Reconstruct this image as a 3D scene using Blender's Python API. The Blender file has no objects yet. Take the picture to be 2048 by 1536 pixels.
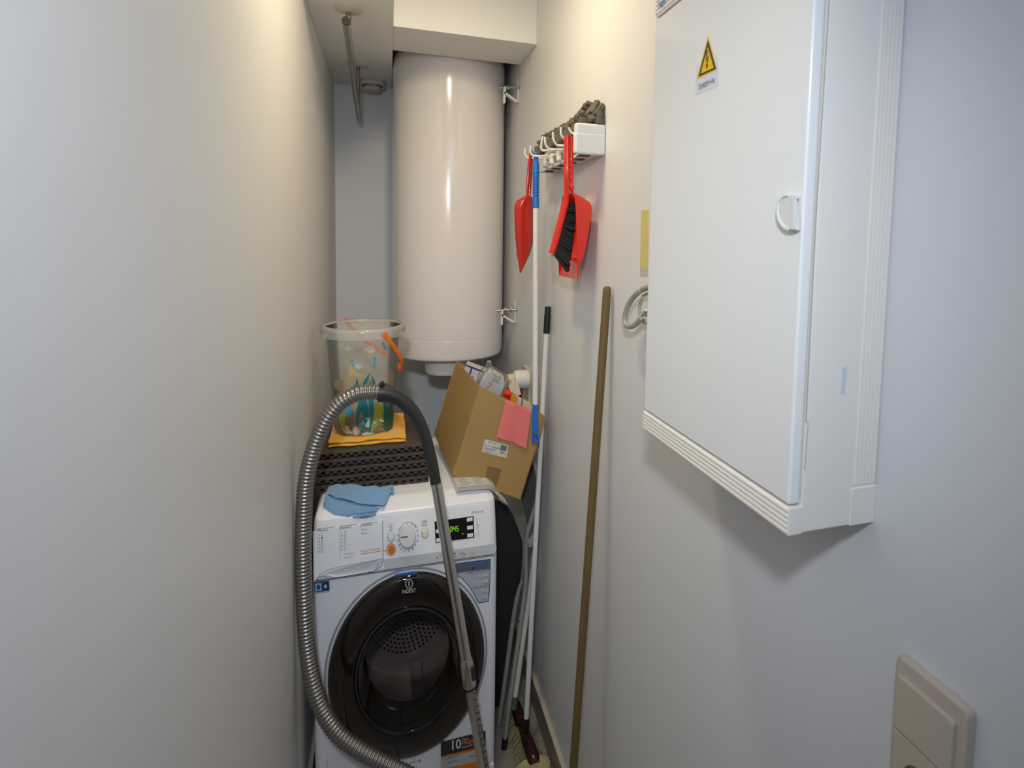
import bpy, bmesh, math, random
from mathutils import Vector, Matrix, noise
random.seed(7)
C = bpy.context.scene.collection
SC = bpy.context.scene
PI = math.pi
# ------------------------------------------------------------ camera
H = 1.77
PP = (1138.245, 566.719); FPX = 1137.268
AXX = Vector((0.9526305, -0.00322945, 0.30411297))     # world X row expressed in (right, down, forward)
AXY = Vector((-0.30344479, -0.07718782, 0.94971748))
AXZ = Vector((0.02040671, -0.99701137, -0.07451108))
cam_d = bpy.data.cameras.new('camera'); cam = bpy.data.objects.new('camera', cam_d); C.objects.link(cam)
M = Matrix(((AXX[0], -AXX[1], -AXX[2], 0), (AXY[0], -AXY[1], -AXY[2], 0), (AXZ[0], -AXZ[1], -AXZ[2], H), (0, 0, 0, 1)))
cam.matrix_world = M
cam_d.sensor_width = 36; cam_d.sensor_fit = 'HORIZONTAL'; cam_d.lens = FPX * 36 / 2048
cam_d.shift_x = -(PP[0] - 1024) / 2048; cam_d.shift_y = -(768 - PP[1]) / 2048
cam_d.clip_start = 0.01
cam_d.dof.use_dof = True; cam_d.dof.focus_distance = 1.9; cam_d.dof.aperture_fstop = 9.0
SC.camera = cam
# ------------------------------------------------------------ colour management, world, lights
SC.view_settings.view_transform = 'Standard'; SC.view_settings.look = 'None'
SC.view_settings.exposure = 0.0; SC.view_settings.gamma = 1.0
try: SC.view_settings.use_curve_mapping = False
except Exception: pass
W = bpy.data.worlds.new('world'); SC.world = W; W.use_nodes = True
W.node_tree.nodes['Background'].inputs[0].default_value = (0.50, 0.62, 0.95, 1)
W.node_tree.nodes['Background'].inputs[1].default_value = 0.10
def area(name, loc, target, sx, sy, power, col, spread=PI):
    d = bpy.data.lights.new(name, 'AREA'); d.shape = 'RECTANGLE'; d.size = sx; d.size_y = sy
    d.energy = power; d.color = col; d.spread = spread
    o = bpy.data.objects.new(name, d); C.objects.link(o); o.location = loc
    o.rotation_euler = (Vector(target) - Vector(loc)).to_track_quat('-Z', 'Y').to_euler()
    return o
area('ceiling_lamp_light', (0.12, 1.34, H + 0.92), (0.12, 1.95, 0.75), 0.10, 0.26, 6.1, (1.0, 0.825, 0.51), 2.8)
area('doorway_lamp_light', (-0.10, -0.15, H + 0.40), (0.14, 1.7, H - 0.55), 0.10, 0.08, 3.4, (0.86, 0.93, 1.0), 1.5)
area('doorway_daylight', (0.20, -0.60, H + 0.75), (0.25, 1.0, H + 0.45), 0.60, 0.3, 1.9, (0.36, 0.58, 1.0))

# ------------------------------------------------------------ pixel rays (2048 x 1536 frame)
def ray(px, py):
    v = Vector(((px - PP[0]) / FPX, (py - PP[1]) / FPX, 1.0))
    return Vector((AXX.dot(v), AXY.dot(v), AXZ.dot(v)))
O = Vector((0, 0, H))
def AY(px, py, y): r = ray(px, py); return O + r * (y / r.y)
def AX(px, py, x): r = ray(px, py); return O + r * (x / r.x)
def AZ(px, py, z): r = ray(px, py); return O + r * ((z - H) / r.z)
class Plane:
    def __init__(s, o, ux, uy):
        s.o = Vector(o); s.x = Vector(ux).normalized(); n = s.x.cross(Vector(uy)).normalized(); s.n = n; s.y = n.cross(s.x)
    def px(s, x, y, off=0.0):
        r = ray(x, y); o = s.o + s.n * off; return O + r * ((o - O).dot(s.n) / r.dot(s.n))
    def loc(s, p): d = p - s.o; return (d.dot(s.x), d.dot(s.y))
    def w(s, a, b, off=0.0): return s.o + s.x * a + s.y * b + s.n * off

# ------------------------------------------------------------ materials
MATS = {}
def mat(name, col, rough=0.5, metal=0.0, bump=0.0, bscale=60, spec=0.5, var=0.0, vscale=4.0, trans=0.0, coat=0.0, emit=None, estr=0.0, stretch=None, ior=1.45, sheen=0.0, sss=0.0):
    if name in MATS: return MATS[name]
    m = bpy.data.materials.new(name); m.use_nodes = True; nt = m.node_tree; b = nt.nodes['Principled BSDF']
    b.inputs['Base Color'].default_value = (*col, 1); b.inputs['Roughness'].default_value = rough
    b.inputs['Metallic'].default_value = metal; b.inputs['Specular IOR Level'].default_value = spec
    b.inputs['Coat Weight'].default_value = coat; b.inputs['IOR'].default_value = ior
    b.inputs['Transmission Weight'].default_value = trans; b.inputs['Sheen Weight'].default_value = sheen
    if sss: b.inputs['Subsurface Weight'].default_value = sss; b.inputs['Subsurface Scale'].default_value = 0.02
    tc = nt.nodes.new('ShaderNodeTexCoord'); mp = nt.nodes.new('ShaderNodeMapping'); nt.links.new(tc.outputs['Object'], mp.inputs[0])
    if stretch: mp.inputs['Scale'].default_value = stretch
    if var:
        n = nt.nodes.new('ShaderNodeTexNoise'); n.inputs['Scale'].default_value = vscale; n.inputs['Detail'].default_value = 4
        nt.links.new(mp.outputs[0], n.inputs['Vector'])
        r = nt.nodes.new('ShaderNodeMix'); r.data_type = 'RGBA'
        r.inputs[6].default_value = (*[c * (1 - var) for c in col], 1); r.inputs[7].default_value = (*[min(1, c * (1 + var)) for c in col], 1)
        nt.links.new(n.outputs['Fac'], r.inputs[0]); nt.links.new(r.outputs[2], b.inputs['Base Color'])
    if bump:
        n = nt.nodes.new('ShaderNodeTexNoise'); n.inputs['Scale'].default_value = bscale; n.inputs['Detail'].default_value = 3
        nt.links.new(mp.outputs[0], n.inputs['Vector'])
        u = nt.nodes.new('ShaderNodeBump'); u.inputs['Strength'].default_value = bump; u.inputs['Distance'].default_value = 0.004
        nt.links.new(n.outputs['Fac'], u.inputs['Height']); nt.links.new(u.outputs[0], b.inputs['Normal'])
    if emit: b.inputs['Emission Color'].default_value = (*emit, 1); b.inputs['Emission Strength'].default_value = estr
    MATS[name] = m; return m
def clear_mat(name, tint, fac, col, rough, ior=1.45):
    """thin plastic or tinted glass: tinted transparency + body colour + fresnel gloss"""
    m = bpy.data.materials.new(name); m.use_nodes = True; nt = m.node_tree; nt.nodes.clear()
    out = nt.nodes.new('ShaderNodeOutputMaterial'); t = nt.nodes.new('ShaderNodeBsdfTransparent'); t.inputs[0].default_value = (*tint, 1)
    d = nt.nodes.new('ShaderNodeBsdfDiffuse'); d.inputs[0].default_value = (*col, 1)
    tl = nt.nodes.new('ShaderNodeBsdfTranslucent'); tl.inputs[0].default_value = (*col, 1)
    dm = nt.nodes.new('ShaderNodeMixShader'); dm.inputs[0].default_value = 0.4
    nt.links.new(d.outputs[0], dm.inputs[1]); nt.links.new(tl.outputs[0], dm.inputs[2])
    g = nt.nodes.new('ShaderNodeBsdfGlossy'); g.inputs['Roughness'].default_value = rough
    f = nt.nodes.new('ShaderNodeFresnel'); f.inputs[0].default_value = ior
    a = nt.nodes.new('ShaderNodeMixShader'); a.inputs[0].default_value = fac
    b = nt.nodes.new('ShaderNodeMixShader')
    nt.links.new(t.outputs[0], a.inputs[1]); nt.links.new(dm.outputs[0], a.inputs[2])
    nt.links.new(f.outputs[0], b.inputs[0]); nt.links.new(a.outputs[0], b.inputs[1]); nt.links.new(g.outputs[0], b.inputs[2])
    nt.links.new(b.outputs[0], out.inputs[0]); return m
m_wall = mat('wall_paint', (0.78, 0.785, 0.80), 0.5, bump=0.22, bscale=7, var=0.02, vscale=1.5)
m_ceil = mat('ceiling_paint', (0.88, 0.88, 0.87), 0.7, bump=0.05, bscale=30)
m_enamel = mat('heater_enamel', (0.88, 0.83, 0.82), 0.16, spec=0.5, coat=0.3)
m_white = mat('white_plastic', (0.80, 0.80, 0.79), 0.32)
m_machine = mat('machine_white', (0.86, 0.87, 0.92), 0.28)
m_cabwhite = mat('cabinet_door_white', (0.90, 0.895, 0.87), 0.22, coat=0.2)
m_cream = mat('cabinet_cream', (0.90, 0.85, 0.77), 0.4)
m_beige = mat('switch_beige', (0.62, 0.53, 0.42), 0.35)
m_black = mat('black_rubber', (0.012, 0.012, 0.013), 0.45)
m_blackp = mat('black_plastic', (0.03, 0.029, 0.03), 0.38, bump=0.1, bscale=300)
m_gloss = mat('black_gloss', (0.010, 0.007, 0.006), 0.06, coat=0.6)
m_ink = mat('print_black', (0.03, 0.03, 0.03), 0.6)
m_inkg = mat('print_grey', (0.22, 0.22, 0.22), 0.6)
m_orange = mat('print_orange', (0.75, 0.22, 0.03), 0.5)
m_blue = mat('print_blue', (0.02, 0.11, 0.36), 0.5)
m_chrome = mat('chrome', (0.80, 0.78, 0.74), 0.10, metal=1.0)
m_hose = mat('hose_silver', (0.27, 0.255, 0.24), 0.36, metal=0.8)
m_steel = mat('painted_steel', (0.40, 0.395, 0.38), 0.35, metal=0.3)
m_zinc = mat('zinc', (0.45, 0.50, 0.48), 0.35, metal=0.9)
m_red = mat('red_plastic', (0.74, 0.028, 0.012), 0.22, coat=0.3)
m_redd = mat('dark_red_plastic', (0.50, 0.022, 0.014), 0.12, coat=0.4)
m_pblue = mat('blue_plastic', (0.02, 0.17, 0.60), 0.35)
m_pole = mat('white_pole', (0.78, 0.77, 0.75), 0.3)
m_wood = mat('brown_wood', (0.17, 0.108, 0.038), 0.6, var=0.28, vscale=14, stretch=(6, 6, 0.6), bump=0.2, bscale=60)
m_deck = mat('deck_plastic', (0.060, 0.048, 0.040), 0.6, bump=0.5, bscale=120, var=0.15, vscale=30)
m_decktop = mat('deck_top', (0.085, 0.068, 0.052), 0.6, bump=0.9, bscale=90, var=0.35, vscale=60, stretch=(1, 3, 1))
m_mat = mat('mop_strip_grey', (0.135, 0.122, 0.095), 0.7, bump=0.4, bscale=160, var=0.2, vscale=40)
m_card = mat('cardboard', (0.40, 0.245, 0.085), 0.72, bump=0.12, bscale=80, var=0.05, vscale=7)
m_cardin = mat('cardboard_inner', (0.34, 0.20, 0.07), 0.8)
m_tape = mat('parcel_tape', (0.24, 0.145, 0.055), 0.35)
m_yel = mat('yellow_cloth', (0.86, 0.43, 0.025), 0.9, bump=0.5, bscale=260, sheen=0.3, var=0.06, vscale=9)
m_bcl = mat('blue_cloth', (0.19, 0.36, 0.60), 0.95, bump=0.5, bscale=300, sheen=0.4, var=0.08, vscale=14)
m_pink = mat('pink_cloth', (0.80, 0.19, 0.18), 0.9, bump=0.2, bscale=300, var=0.05)
m_paper = mat('newsprint', (0.62, 0.60, 0.58), 0.85, var=0.05, vscale=30)
m_sponge = mat('beige_chamois', (0.72, 0.53, 0.22), 0.9, bump=0.2, bscale=120)
m_maroon = mat('maroon_plastic', (0.030, 0.004, 0.006), 0.18, coat=0.4)
m_brist = mat('cream_bristle', (0.42, 0.34, 0.17), 0.8, var=0.25, vscale=90)
m_bristb = mat('brush_bristle', (0.022, 0.018, 0.018), 0.75)
m_tile = mat('floor_tile', (0.30, 0.28, 0.25), 0.4, var=0.12, vscale=9)
m_grout = mat('grout', (0.16, 0.15, 0.13), 0.9)
m_skirt = mat('skirting_tile', (0.25, 0.23, 0.20), 0.35, var=0.08, vscale=8)
m_caulk = mat('skirting_edge', (0.55, 0.50, 0.42), 0.6)
m_hookw = mat('hook_white', (0.78, 0.77, 0.74), 0.35)
m_cable = mat('grey_cable', (0.42, 0.40, 0.36), 0.45)
m_masking = mat('masking_tape', (0.72, 0.58, 0.22), 0.6)
m_tapegh = mat('clear_tape', (0.60, 0.52, 0.42), 0.5)
m_grill = mat('vent_plastic', (0.62, 0.59, 0.52), 0.5)
m_rail = mat('rail_metal', (0.33, 0.30, 0.26), 0.28, metal=0.85)
m_glass = clear_mat('door_glass', (0.68, 0.62, 0.60), 0.03, (0.02, 0.015, 0.012), 0.02, 1.5)
m_bucket = clear_mat('bucket_plastic', (0.97, 0.96, 0.92), 0.24, (0.92, 0.90, 0.82), 0.15, 1.4)
m_rimp = clear_mat('bucket_rim_plastic', (0.97, 0.96, 0.92), 0.5, (0.95, 0.94, 0.90), 0.18, 1.4)
m_wrap = clear_mat('clear_wrap', (0.96, 0.95, 0.95), 0.16, (0.85, 0.82, 0.80), 0.12, 1.5)
m_drum = mat('drum_steel', (0.55, 0.52, 0.50), 0.4, metal=0.35)
m_lcd = mat('led_green', (0.05, 0.2, 0.0), 0.4, emit=(0.30, 0.95, 0.05), estr=0.75)
m_warn = mat('warning_yellow', (0.90, 0.55, 0.0), 0.45)

# ------------------------------------------------------------ object helpers
OFF = {}
def tag(o, label=None, cat=None, group=None, kind=None):
    if label: o['label'] = label
    if cat: o['category'] = cat
    if group: o['group'] = group
    if kind: o['kind'] = kind
    return o
def thing(name, loc, label, cat, group=None):
    o = bpy.data.objects.new(name, None); o.empty_display_size = 0.02; C.objects.link(o); o.location = Vector(loc)
    OFF[o.name] = Vector(loc); return tag(o, label, cat, group)
def link(name, bm, m, parent=None, smooth=True, loc=None, angle=0.6):
    off = OFF[parent.name] if parent is not None else (Vector(loc) if loc is not None else Vector((0, 0, 0)))
    bmesh.ops.translate(bm, verts=bm.verts, vec=-off)
    bmesh.ops.recalc_face_normals(bm, faces=bm.faces)
    me = bpy.data.meshes.new(name); bm.to_mesh(me); bm.free()
    for mm in (m if isinstance(m, (list, tuple)) else [m]): me.materials.append(mm)
    if smooth:
        me.polygons.foreach_set('use_smooth', [True] * len(me.polygons))
        try: me.set_sharp_from_angle(angle=angle)
        except Exception: pass
    o = bpy.data.objects.new(name, me); C.objects.link(o)
    if smooth and angle <= 0.6 and len(me.polygons) < 3000:
        wn = o.modifiers.new('weighted_normals', 'WEIGHTED_NORMAL'); wn.keep_sharp = True
    if parent is not None: o.parent = parent
    else: o.location = off
    OFF[o.name] = off; return o
def copy_part(o, delta, rot=None, parent=None):
    c = o.copy(); C.objects.link(c); c.parent = parent or o.parent; c.location = o.location + Vector(delta)
    if rot: c.rotation_euler = rot
    OFF[c.name] = OFF[o.name] + Vector(delta); return c
def nb(): return bmesh.new()
def poly_prism(bm, pts, vec):
    """closed prism over the polygon pts, pushed along vec"""
    a = [bm.verts.new(p) for p in pts]; b = [bm.verts.new(Vector(p) + Vector(vec)) for p in pts]; n = len(a)
    bm.faces.new(a); bm.faces.new(b[::-1])
    for i in range(n): bm.faces.new((a[i], b[i], b[(i + 1) % n], a[(i + 1) % n]))
    return bm
def bevel(bm, w, seg=2, lim=0.5):
    es = [e for e in bm.edges if len(e.link_faces) == 2 and e.calc_face_angle(0) > lim]
    if es: bmesh.ops.bevel(bm, geom=es, offset=w, segments=seg, affect='EDGES', profile=0.5, clamp_overlap=True)
    return bm
def box(bm, a, b, bev=0, seg=2):
    t = bmesh.new(); x0, y0, z0 = a; x1, y1, z1 = b
    poly_prism(t, [(x0, y0, z0), (x1, y0, z0), (x1, y1, z0), (x0, y1, z0)], (0, 0, z1 - z0))
    bmesh.ops.recalc_face_normals(t, faces=t.faces)
    if bev: bevel(t, bev, seg)
    me = bpy.data.meshes.new('t'); t.to_mesh(me); t.free(); bm.from_mesh(me); bpy.data.meshes.remove(me); return bm
def obox(bm, c, ax, ay, az, bev=0):
    """oriented box: centre and three half-axis vectors"""
    c, ax, ay, az = map(Vector, (c, ax, ay, az)); t = bmesh.new()
    poly_prism(t, [c - ax - ay - az, c + ax - ay - az, c + ax + ay - az, c - ax + ay - az], az * 2)
    bmesh.ops.recalc_face_normals(t, faces=t.faces)
    if bev: bevel(t, bev, 2)
    me = bpy.data.meshes.new('t'); t.to_mesh(me); t.free(); bm.from_mesh(me); bpy.data.meshes.remove(me); return bm
def rings(bm, R, cap0=True, cap1=True, closed=True):
    V = [[bm.verts.new(p) for p in r] for r in R]; n = len(V[0])
    for i in range(len(V) - 1):
        for j in range(n if closed else n - 1):
            k = (j + 1) % n
            try: bm.faces.new((V[i][j], V[i][k], V[i + 1][k], V[i + 1][j]))
            except ValueError: pass
    if cap0 and closed: bm.faces.new(V[0][::-1])
    if cap1 and closed: bm.faces.new(V[-1])
    return bm
def lathe(bm, prof, c, seg=48, axis='Z', sx=1.0, sy=1.0, cap0=True, cap1=True):
    """prof: (radius, height along the axis)"""
    c = Vector(c); R = []
    for r, h in prof:
        ring = []
        for i in range(seg):
            a = 2 * PI * i / seg; u, v = r * sx * math.cos(a), r * sy * math.sin(a)
            ring.append(c + (Vector((u, v, h)) if axis == 'Z' else Vector((u, h, v)) if axis == 'Y' else Vector((h, u, v))))
        R.append(ring)
    return rings(bm, R, cap0, cap1)
def smooth_path(pts, n=8):
    pts = [Vector(p) for p in pts]
    if len(pts) < 3: return pts
    out = []; P = [pts[0] * 2 - pts[1]] + pts + [pts[-1] * 2 - pts[-2]]
    for i in range(1, len(P) - 2):
        for k in range(n):
            t = k / n; a, b, c, d = P[i - 1], P[i], P[i + 1], P[i + 2]
            out.append(0.5 * ((2 * b) + (c - a) * t + (2 * a - 5 * b + 4 * c - d) * t * t + (3 * b - a - 3 * c + d) * t ** 3))
    out.append(pts[-1]); return out
def tube(bm, pts, r, seg=14, sm=0, cap=True, flat=1.0):
    if sm: pts = smooth_path(pts, sm)
    pts = [Vector(p) for p in pts]; n = len(pts); R = []
    t = (pts[1] - pts[0]).normalized(); u = t.orthogonal().normalized()
    for i, p in enumerate(pts):
        t = (pts[min(i + 1, n - 1)] - pts[max(i - 1, 0)]).normalized()
        u = (u - t * u.dot(t)).normalized(); w = t.cross(u)
        rr = r(i / (n - 1)) if callable(r) else r
        R.append([p + u * rr * math.cos(2 * PI * j / seg) + w * rr * flat * math.sin(2 * PI * j / seg) for j in range(seg)])
    return rings(bm, R, cap, cap)
def surf(bm, f, nu, nv, th):
    """sheet f(u, v) with a thickness"""
    P = [[Vector(f(i / nu, j / nv)) for j in range(nv + 1)] for i in range(nu + 1)]
    A = []; B = []
    for i in range(nu + 1):
        ra, rb = [], []
        for j in range(nv + 1):
            du = P[min(i + 1, nu)][j] - P[max(i - 1, 0)][j]; dv = P[i][min(j + 1, nv)] - P[i][max(j - 1, 0)]
            n = du.cross(dv); n = n.normalized() if n.length > 1e-12 else Vector((0, 0, 1))
            ra.append(bm.verts.new(P[i][j] + n * th / 2)); rb.append(bm.verts.new(P[i][j] - n * th / 2))
        A.append(ra); B.append(rb)
    for i in range(nu):
        for j in range(nv):
            bm.faces.new((A[i][j], A[i + 1][j], A[i + 1][j + 1], A[i][j + 1])); bm.faces.new((B[i][j], B[i][j + 1], B[i + 1][j + 1], B[i + 1][j]))
    for i in range(nu):
        for j in (0, nv): bm.faces.new((A[i][j], B[i][j], B[i + 1][j], A[i + 1][j]))
    for j in range(nv):
        for i in (0, nu): bm.faces.new((A[i][j], A[i][j + 1], B[i][j + 1], B[i][j]))
    return bm
def lettering(name, s, pl, p0, p1, hpx, m, parent, off=0.0006, italic=0.0, bold=0.0):
    """text on plane pl: baseline from pixel p0 to pixel p1, cap height hpx pixels"""
    cu = bpy.data.curves.new('t', 'FONT'); cu.body = s; cu.shear = italic; cu.offset = bold; cu.resolution_u = 2
    ob = bpy.data.objects.new('t', cu); C.objects.link(ob)
    me = bpy.data.meshes.new_from_object(ob.evaluated_get(bpy.context.evaluated_depsgraph_get()))
    bpy.data.objects.remove(ob); bpy.data.curves.remove(cu)
    xs = [v.co.x for v in me.vertices]; x0, x1 = min(xs), max(xs)
    a, b = pl.loc(pl.px(*p0)), pl.loc(pl.px(*p1)); top = pl.loc(pl.px(p0[0], p0[1] - hpx))
    hh = top[1] - a[1]; dx = (b[0] - a[0]) / max(1e-6, x1 - x0); dy = (b[1] - a[1]) / max(1e-6, x1 - x0)
    bm = nb(); bm.from_mesh(me); bpy.data.meshes.remove(me)
    for v in bm.verts:
        X, Y = v.co.x - x0, v.co.y
        v.co = pl.w(a[0] + X * dx, a[1] + X * dy + Y * hh / 0.70, off)
    return link(name, bm, m, parent, smooth=False)
def decal(name, pl, pts, m, parent, th=0.0006, base=0.0, bm=None):
    """thin flat shape on plane pl through pixel points"""
    b = bm or nb(); poly_prism(b, [pl.px(*p) - pl.n * 0 + pl.n * base for p in pts], pl.n * th)
    if bm: return b
    return link(name, b, m, parent, smooth=False)
def line_px(bm, pl, pts, wpx, th=0.0005, base=0.0):
    for a, b in zip(pts[:-1], pts[1:]):
        d = Vector((b[0] - a[0], b[1] - a[1])); n = Vector((-d.y, d.x)).normalized() * wpx / 2
        decal('', pl, [(a[0] + n.x, a[1] + n.y), (b[0] + n.x, b[1] + n.y), (b[0] - n.x, b[1] - n.y), (a[0] - n.x, a[1] - n.y)], None, None, th, base, bm)
    return bm
def ell_px(cx, cy, rx, ry, n=24, tilt=0.0):
    return [(cx + rx * math.cos(2 * PI * i / n), cy + ry * math.sin(2 * PI * i / n) + tilt * rx * math.cos(2 * PI * i / n)) for i in range(n)]
def struct(name, bm, m, **k):
    o = link(name, bm, m, **k); o['kind'] = 'structure'; return o

# ============================================================ THE SETTING
XL, XR, YB, YF = -0.242, 0.535, 3.015, -0.75
ZL = H + 0.731; ZC = H + 1.06
struct('wall_left', box(nb(), (XL - 0.08, YF, 0), (XL, YB + 0.08, ZC)), m_wall)
struct('wall_right', box(nb(), (XR, YF, 0), (XR + 0.08, YB + 0.08, ZC)), m_wall)
struct('wall_back', box(nb(), (XL, YB, 0), (XR, YB + 0.08, ZC)), m_wall)
struct('ceiling', box(nb(), (XL - 0.08, YF, ZC), (XR + 0.08, YB + 0.08, ZC + 0.06)), m_ceil)
struct('trim_1', box(nb(), (XL, 1.90, ZL), (0.022, YB, ZC), 0.002), m_ceil)
struct('trim_2', box(nb(), (0.022, 2.129, ZL), (XR, 2.397, ZC), 0.002), m_ceil)
# doorway behind the camera: lintel and jambs
fr = nb(); box(fr, (XL, YF, 2.45), (XR, YF + 0.06, ZC)); box(fr, (XL, YF, 0), (XL + 0.04, YF + 0.06, 2.45)); box(fr, (XR - 0.04, YF, 0), (XR, YF + 0.06, 2.45))
struct('wall_front', fr, m_wall)
fl = struct('floor', box(nb(), (XL - 0.08, YF, -0.05), (XR + 0.08, YB + 0.08, -0.004)), m_grout)
ti = None; pitch = (0.262, 0.35)
for i in range(3):
    for j in range(11):
        d = (i * pitch[0], j * pitch[1], 0)
        if ti is None: ti = link('floor_tile', box(nb(), (XL + 0.0, YF, -0.005), (XL + 0.259, YF + 0.347, 0.0), 0.0015, 1), m_tile, fl)
        elif YF + j * pitch[1] + 0.34 < YB + 0.2: copy_part(ti, d)
bbr = nb(); box(bbr, (XR - 0.014, YF, 0), (XR, YB, 0.100)); o = struct('baseboard_right', bbr, m_skirt)
link('top_edge', box(nb(), (XR - 0.0155, YF, 0.1), (XR, YB, 0.108), 0.002), m_caulk, o)
o = struct('baseboard_left', box(nb(), (XL, YF, 0), (XL + 0.012, YB, 0.100)), m_skirt)
link('top_edge', box(nb(), (XL, YF, 0.1), (XL + 0.013, YB, 0.108), 0.002), m_caulk, o)

# ============================================================ WATER HEATER
HC = Vector((0.269, 2.66, 0)); HR = 0.246; zb = H - 0.5243; zt = ZL + 0.058
wh = thing('water_heater', (HC.x, HC.y, zb), 'tall white cylindrical water heater hanging under the ceiling beam', 'water heater')
zs = AY(905, 682, HC.y - HR).z
link('tank', lathe(nb(), [(HR, zs), (HR, zt - 0.03), (HR * 0.985, zt - 0.012), (HR * 0.94, zt), (0.05, zt + 0.004)], (HC.x, HC.y, 0), 96), m_enamel, wh)
link('bottom_cap', lathe(nb(), [(0.05, zb + 0.004), (HR * 0.955, zb + 0.0), (HR * 0.985, zb + 0.006), (HR * 0.998, zb + 0.018), (HR * 1.002, zs - 0.006), (HR * 0.995, zs - 0.001), (HR * 0.98, zs + 0.002)], (HC.x, HC.y, 0), 96), m_enamel, wh)
cc = AY(893, 745, 2.56)
link('control_cover', lathe(nb(), [(0.06, -0.075), (0.082, -0.072), (0.088, -0.06), (0.088, 0.0)], (cc.x - 0.006, 2.56, zb), 40), m_white, wh)
for x, y in ((0.36, 2.62), (0.42, 2.66)):
    link('pipe', tube(nb(), [(x, y, zb + 0.01), (x, y, zb - 0.10), (x, y + 0.08, zb - 0.19), (x, YB - 0.03, zb - 0.2)], 0.011, 12, 6), m_zinc, wh)
for zc in (H + 0.632, H - 0.315):
    br = link('wall_bracket', box(nb(), (XR - 0.007, 2.42, zc - 0.05), (XR - 0.0005, 2.46, zc + 0.05), 0.003), m_hookw, wh)
    q = nb()
    for a_, b_ in (((XR - 0.008, zc - 0.045), (XR - 0.062, zc - 0.012)), ((XR - 0.062, zc - 0.056), (XR - 0.060, zc + 0.012))):
        d_ = Vector((b_[0] - a_[0], 0, b_[1] - a_[1])); n_ = Vector((-d_.z, 0, d_.x)).normalized() * 0.0045
        poly_prism(q, [Vector((a_[0], 2.425, a_[1])) + n_, Vector((b_[0], 2.425, b_[1])) + n_, Vector((b_[0], 2.425, b_[1])) - n_, Vector((a_[0], 2.425, a_[1])) - n_], (0, 0.02, 0))
    link('gusset', q, m_hookw, br)
    link('bolt', tube(nb(), [(XR - 0.0035, 2.415, zc + 0.012), (XR - 0.085, 2.44, zc + 0.006)], 0.0055, 10), m_zinc, br)
    b2 = nb(); lathe(b2, [(0.011, 0), (0.011, 0.009)], (XR - 0.03, 2.418, zc + 0.012), 6, 'X'); lathe(b2, [(0.011, 0), (0.011, 0.009)], (XR - 0.052, 2.427, zc + 0.009), 6, 'X')
    link('nut', b2, m_zinc, br)

# ============================================================ CLOTHES RAIL, VENT
rl = thing('clothes_rail', (-0.118, 2.02, ZL), 'thin metal clothes rail sloping under the lowered ceiling', 'rail')
ra, rb_ = Vector((-0.119, 1.93, H + 0.66)), Vector((-0.121, 2.84, H + 0.535))
link('rail_tube', tube(nb(), [ra, rb_], 0.0118, 20, cap=False), m_rail, rl)
link('end_cap', tube(nb(), [ra + Vector((0, -0.004, 0)), ra + Vector((0, 0.01, 0))], 0.0125, 20), m_black, rl)
for yy in (2.02, 2.634):
    zr = ra.z + (yy - ra.y) / (rb_.y - ra.y) * (rb_.z - ra.z)
    p = link('post', tube(nb(), [(-0.116, yy, ZL), (-0.119, yy, zr + 0.008)], 0.0085, 14), m_rail, rl)
    link('flange', lathe(nb(), [(0.042, ZL), (0.042, ZL - 0.006), (0.034, ZL - 0.011), (0.014, ZL - 0.014)], (-0.116, yy, 0), 32), m_grill, p)
vt = thing('ceiling_vent', (-0.065, 2.905, ZL), 'round cream air valve on the lowered ceiling near the back wall', 'vent')
link('ring', lathe(nb(), [(0.060, ZL), (0.064, ZL - 0.012), (0.058, ZL - 0.024), (0.048, ZL - 0.022), (0.045, ZL - 0.008), (0.044, ZL)], (-0.065, 2.905, 0), 40, cap0=False, cap1=False), m_grill, vt)
link('disc', lathe(nb(), [(0.018, ZL), (0.038, ZL - 0.022), (0.042, ZL - 0.034), (0.036, ZL - 0.042), (0.01, ZL - 0.045)], (-0.065, 2.905, 0), 40), m_grill, vt)

# ============================================================ WASHING MACHINE
X0, X1, YM, YMB = -0.209, 0.327, 1.70, 2.29
ZS, ZT = H - 0.986, H - 0.80
wm = thing('washing_machine', ((X0 + X1) / 2, 2.0, 0), 'white front-loading washer dryer with black round door standing between the walls', 'washing machine')
def rrect(x0, x1, y0, y1, r, z, n=6):
    P = []
    for cx, cy, a0 in ((x1 - r, y1 - r, 0), (x0 + r, y1 - r, PI / 2), (x0 + r, y0 + r, PI), (x1 - r, y0 + r, 1.5 * PI)):
        for i in range(n + 1): a = a0 + PI / 2 * i / n; P.append(Vector((cx + r * math.cos(a), cy + r * math.sin(a), z)))
    return P
# body shell (open at the front for the drum mouth)
DC = Vector((0.0585, 0, H - 1.2925)); DRX, DRZ = 0.229, 0.293
shell = nb()
rr = [rrect(X0, X1, YM, YMB, 0.022, z) for z in (0.035, ZS)]
n = len(rr[0])
V = [[shell.verts.new(p) for p in r] for r in rr]
for j in range(n):
    if abs(rr[0][j].y - YM) < 1e-6 and abs(rr[0][(j + 1) % n].y - YM) < 1e-6: continue
    shell.faces.new((V[0][j], V[0][(j + 1) % n], V[1][(j + 1) % n], V[1][j]))
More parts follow.
